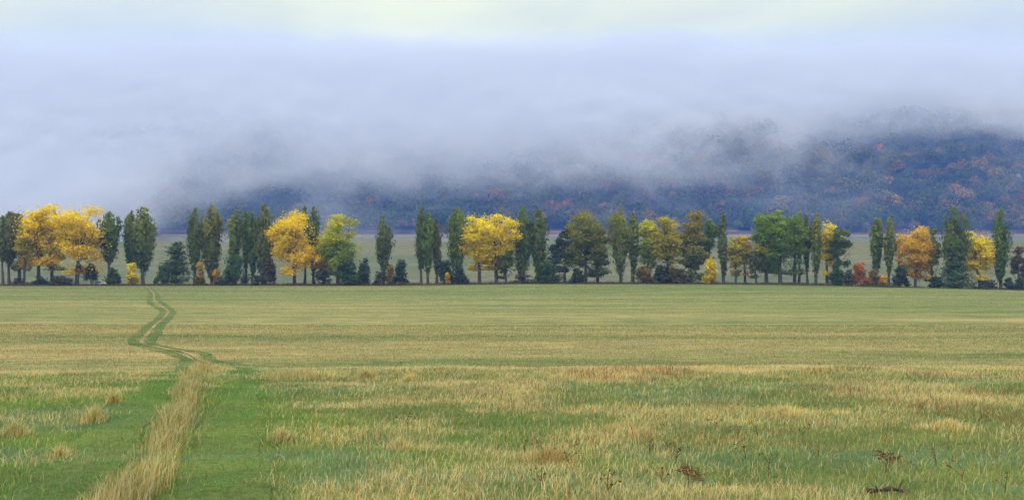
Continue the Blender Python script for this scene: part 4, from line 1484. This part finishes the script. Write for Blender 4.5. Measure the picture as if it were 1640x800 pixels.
sp = N.n('ShaderNodeSeparateXYZ')
N.l(pos, sp.inputs[0])
bear = N.math('DIVIDE', sp.outputs[0], N.math('MAXIMUM', sp.outputs[1], 1.0))
fc = N.n('ShaderNodeFloatCurve')
N.l(N.step(bear, -1.0, 1.0, 0, 1, 'LINEAR'), fc.inputs['Value'])
cv = fc.mapping.curves[0]
ptsc = [(float((b + 1) / 2), float(z / 200.0)) for b, z in zip(ex, ez)]
while len(cv.points) < len(ptsc):
    cv.points.new(.5, .5)
for p_, (a, b) in zip(cv.points, ptsc):
    p_.location = (a, b)
    p_.handle_type = 'AUTO_CLAMPED'
fc.mapping.update()
zedge = N.math('MULTIPLY', fc.outputs[0], 200.0)
nA = N.noise(N.mapping(pos, (1.0, .8, 1.5)), .011, 5, .6, .6)
nB = N.noise(N.mapping(pos, (1.0, .8, 1.3), (40, 7, 3)), .035, 4, .6, .4)
hgt = N.math('SUBTRACT', sp.outputs[2], zedge)
hgt = N.math('ADD', hgt, N.math('MULTIPLY', N.math('SUBTRACT', nA, .5), 84))
hgt = N.math('ADD', hgt, N.math('MULTIPLY', N.math('SUBTRACT', nB, .5), 34))
hole = N.math('MULTIPLY', N.step(N.math('ABSOLUTE', N.math('SUBTRACT', bear, .20)), .125, .0), N.step(N.math('ABSOLUTE', N.math('SUBTRACT', sp.outputs[2], 100.0)), 40.0, 0.0))
hgt = N.math('SUBTRACT', hgt, N.math('MULTIPLY', hole, 24.0))
low = N.math('POWER', N.step(hgt, -18.0, 46.0, 0, 1, 'LINEAR'), 2.0)
nW = N.noise(N.mapping(pos, (.8, .8, 1.6), (11, 3, 70)), .016, 5, .62, 1.2)
wisp = N.math('MULTIPLY', N.step(hgt, -95.0, -10.0), N.math('MULTIPLY', N.step(nW, .50, .78), .16))
low = N.math('ADD', low, wisp)
dens = N.math('MULTIPLY', low, N.step(N.math('ADD', sp.outputs[2], N.math('MULTIPLY', N.math('SUBTRACT', nA, .5), 150)), 262.0, 145.0))
fy = N.math('SUBTRACT', sp.outputs[1], N.math('ADD', N.math('MULTIPLY', sp.outputs[2], SLOPE), Y0 - 31 * SLOPE - 108))
dens = N.math('MULTIPLY', dens, N.step(N.math('ADD', fy, N.math('MULTIPLY', N.math('SUBTRACT', nB, .5), 40)), 6.0, 48.0))
veil = N.math('MULTIPLY', N.step(fy, -60.0, 40.0), .0028)             # thin blue mist between the cloud and the meadow's end
dens = N.math('MULTIPLY', dens, .085)
share = N.math('DIVIDE', dens, N.math('ADD', N.math('ADD', dens, veil), .00001))
pv = N.n('ShaderNodeVolumePrincipled')
N.l(N.mix(share, (.05, .20, .95), (.66, .715, .88)), pv.inputs['Color'])
N.l(N.mix(share, (1, 1, 1), (0, 0, 0)), pv.inputs['Absorption Color'])
N.l(N.math('ADD', dens, veil), pv.inputs['Density'])
pv.inputs['Anisotropy'].default_value = 0.0
o_ = N.n('ShaderNodeOutputMaterial')
N.l(pv.outputs[0], o_.inputs['Volume'])
fog = link('low_cloud', mesh_from('low_cloud', Vh, Qh), m)
tag(fog, 'low pale cloud bank lying on the hillside and hiding its top', 'cloud', kind='stuff')
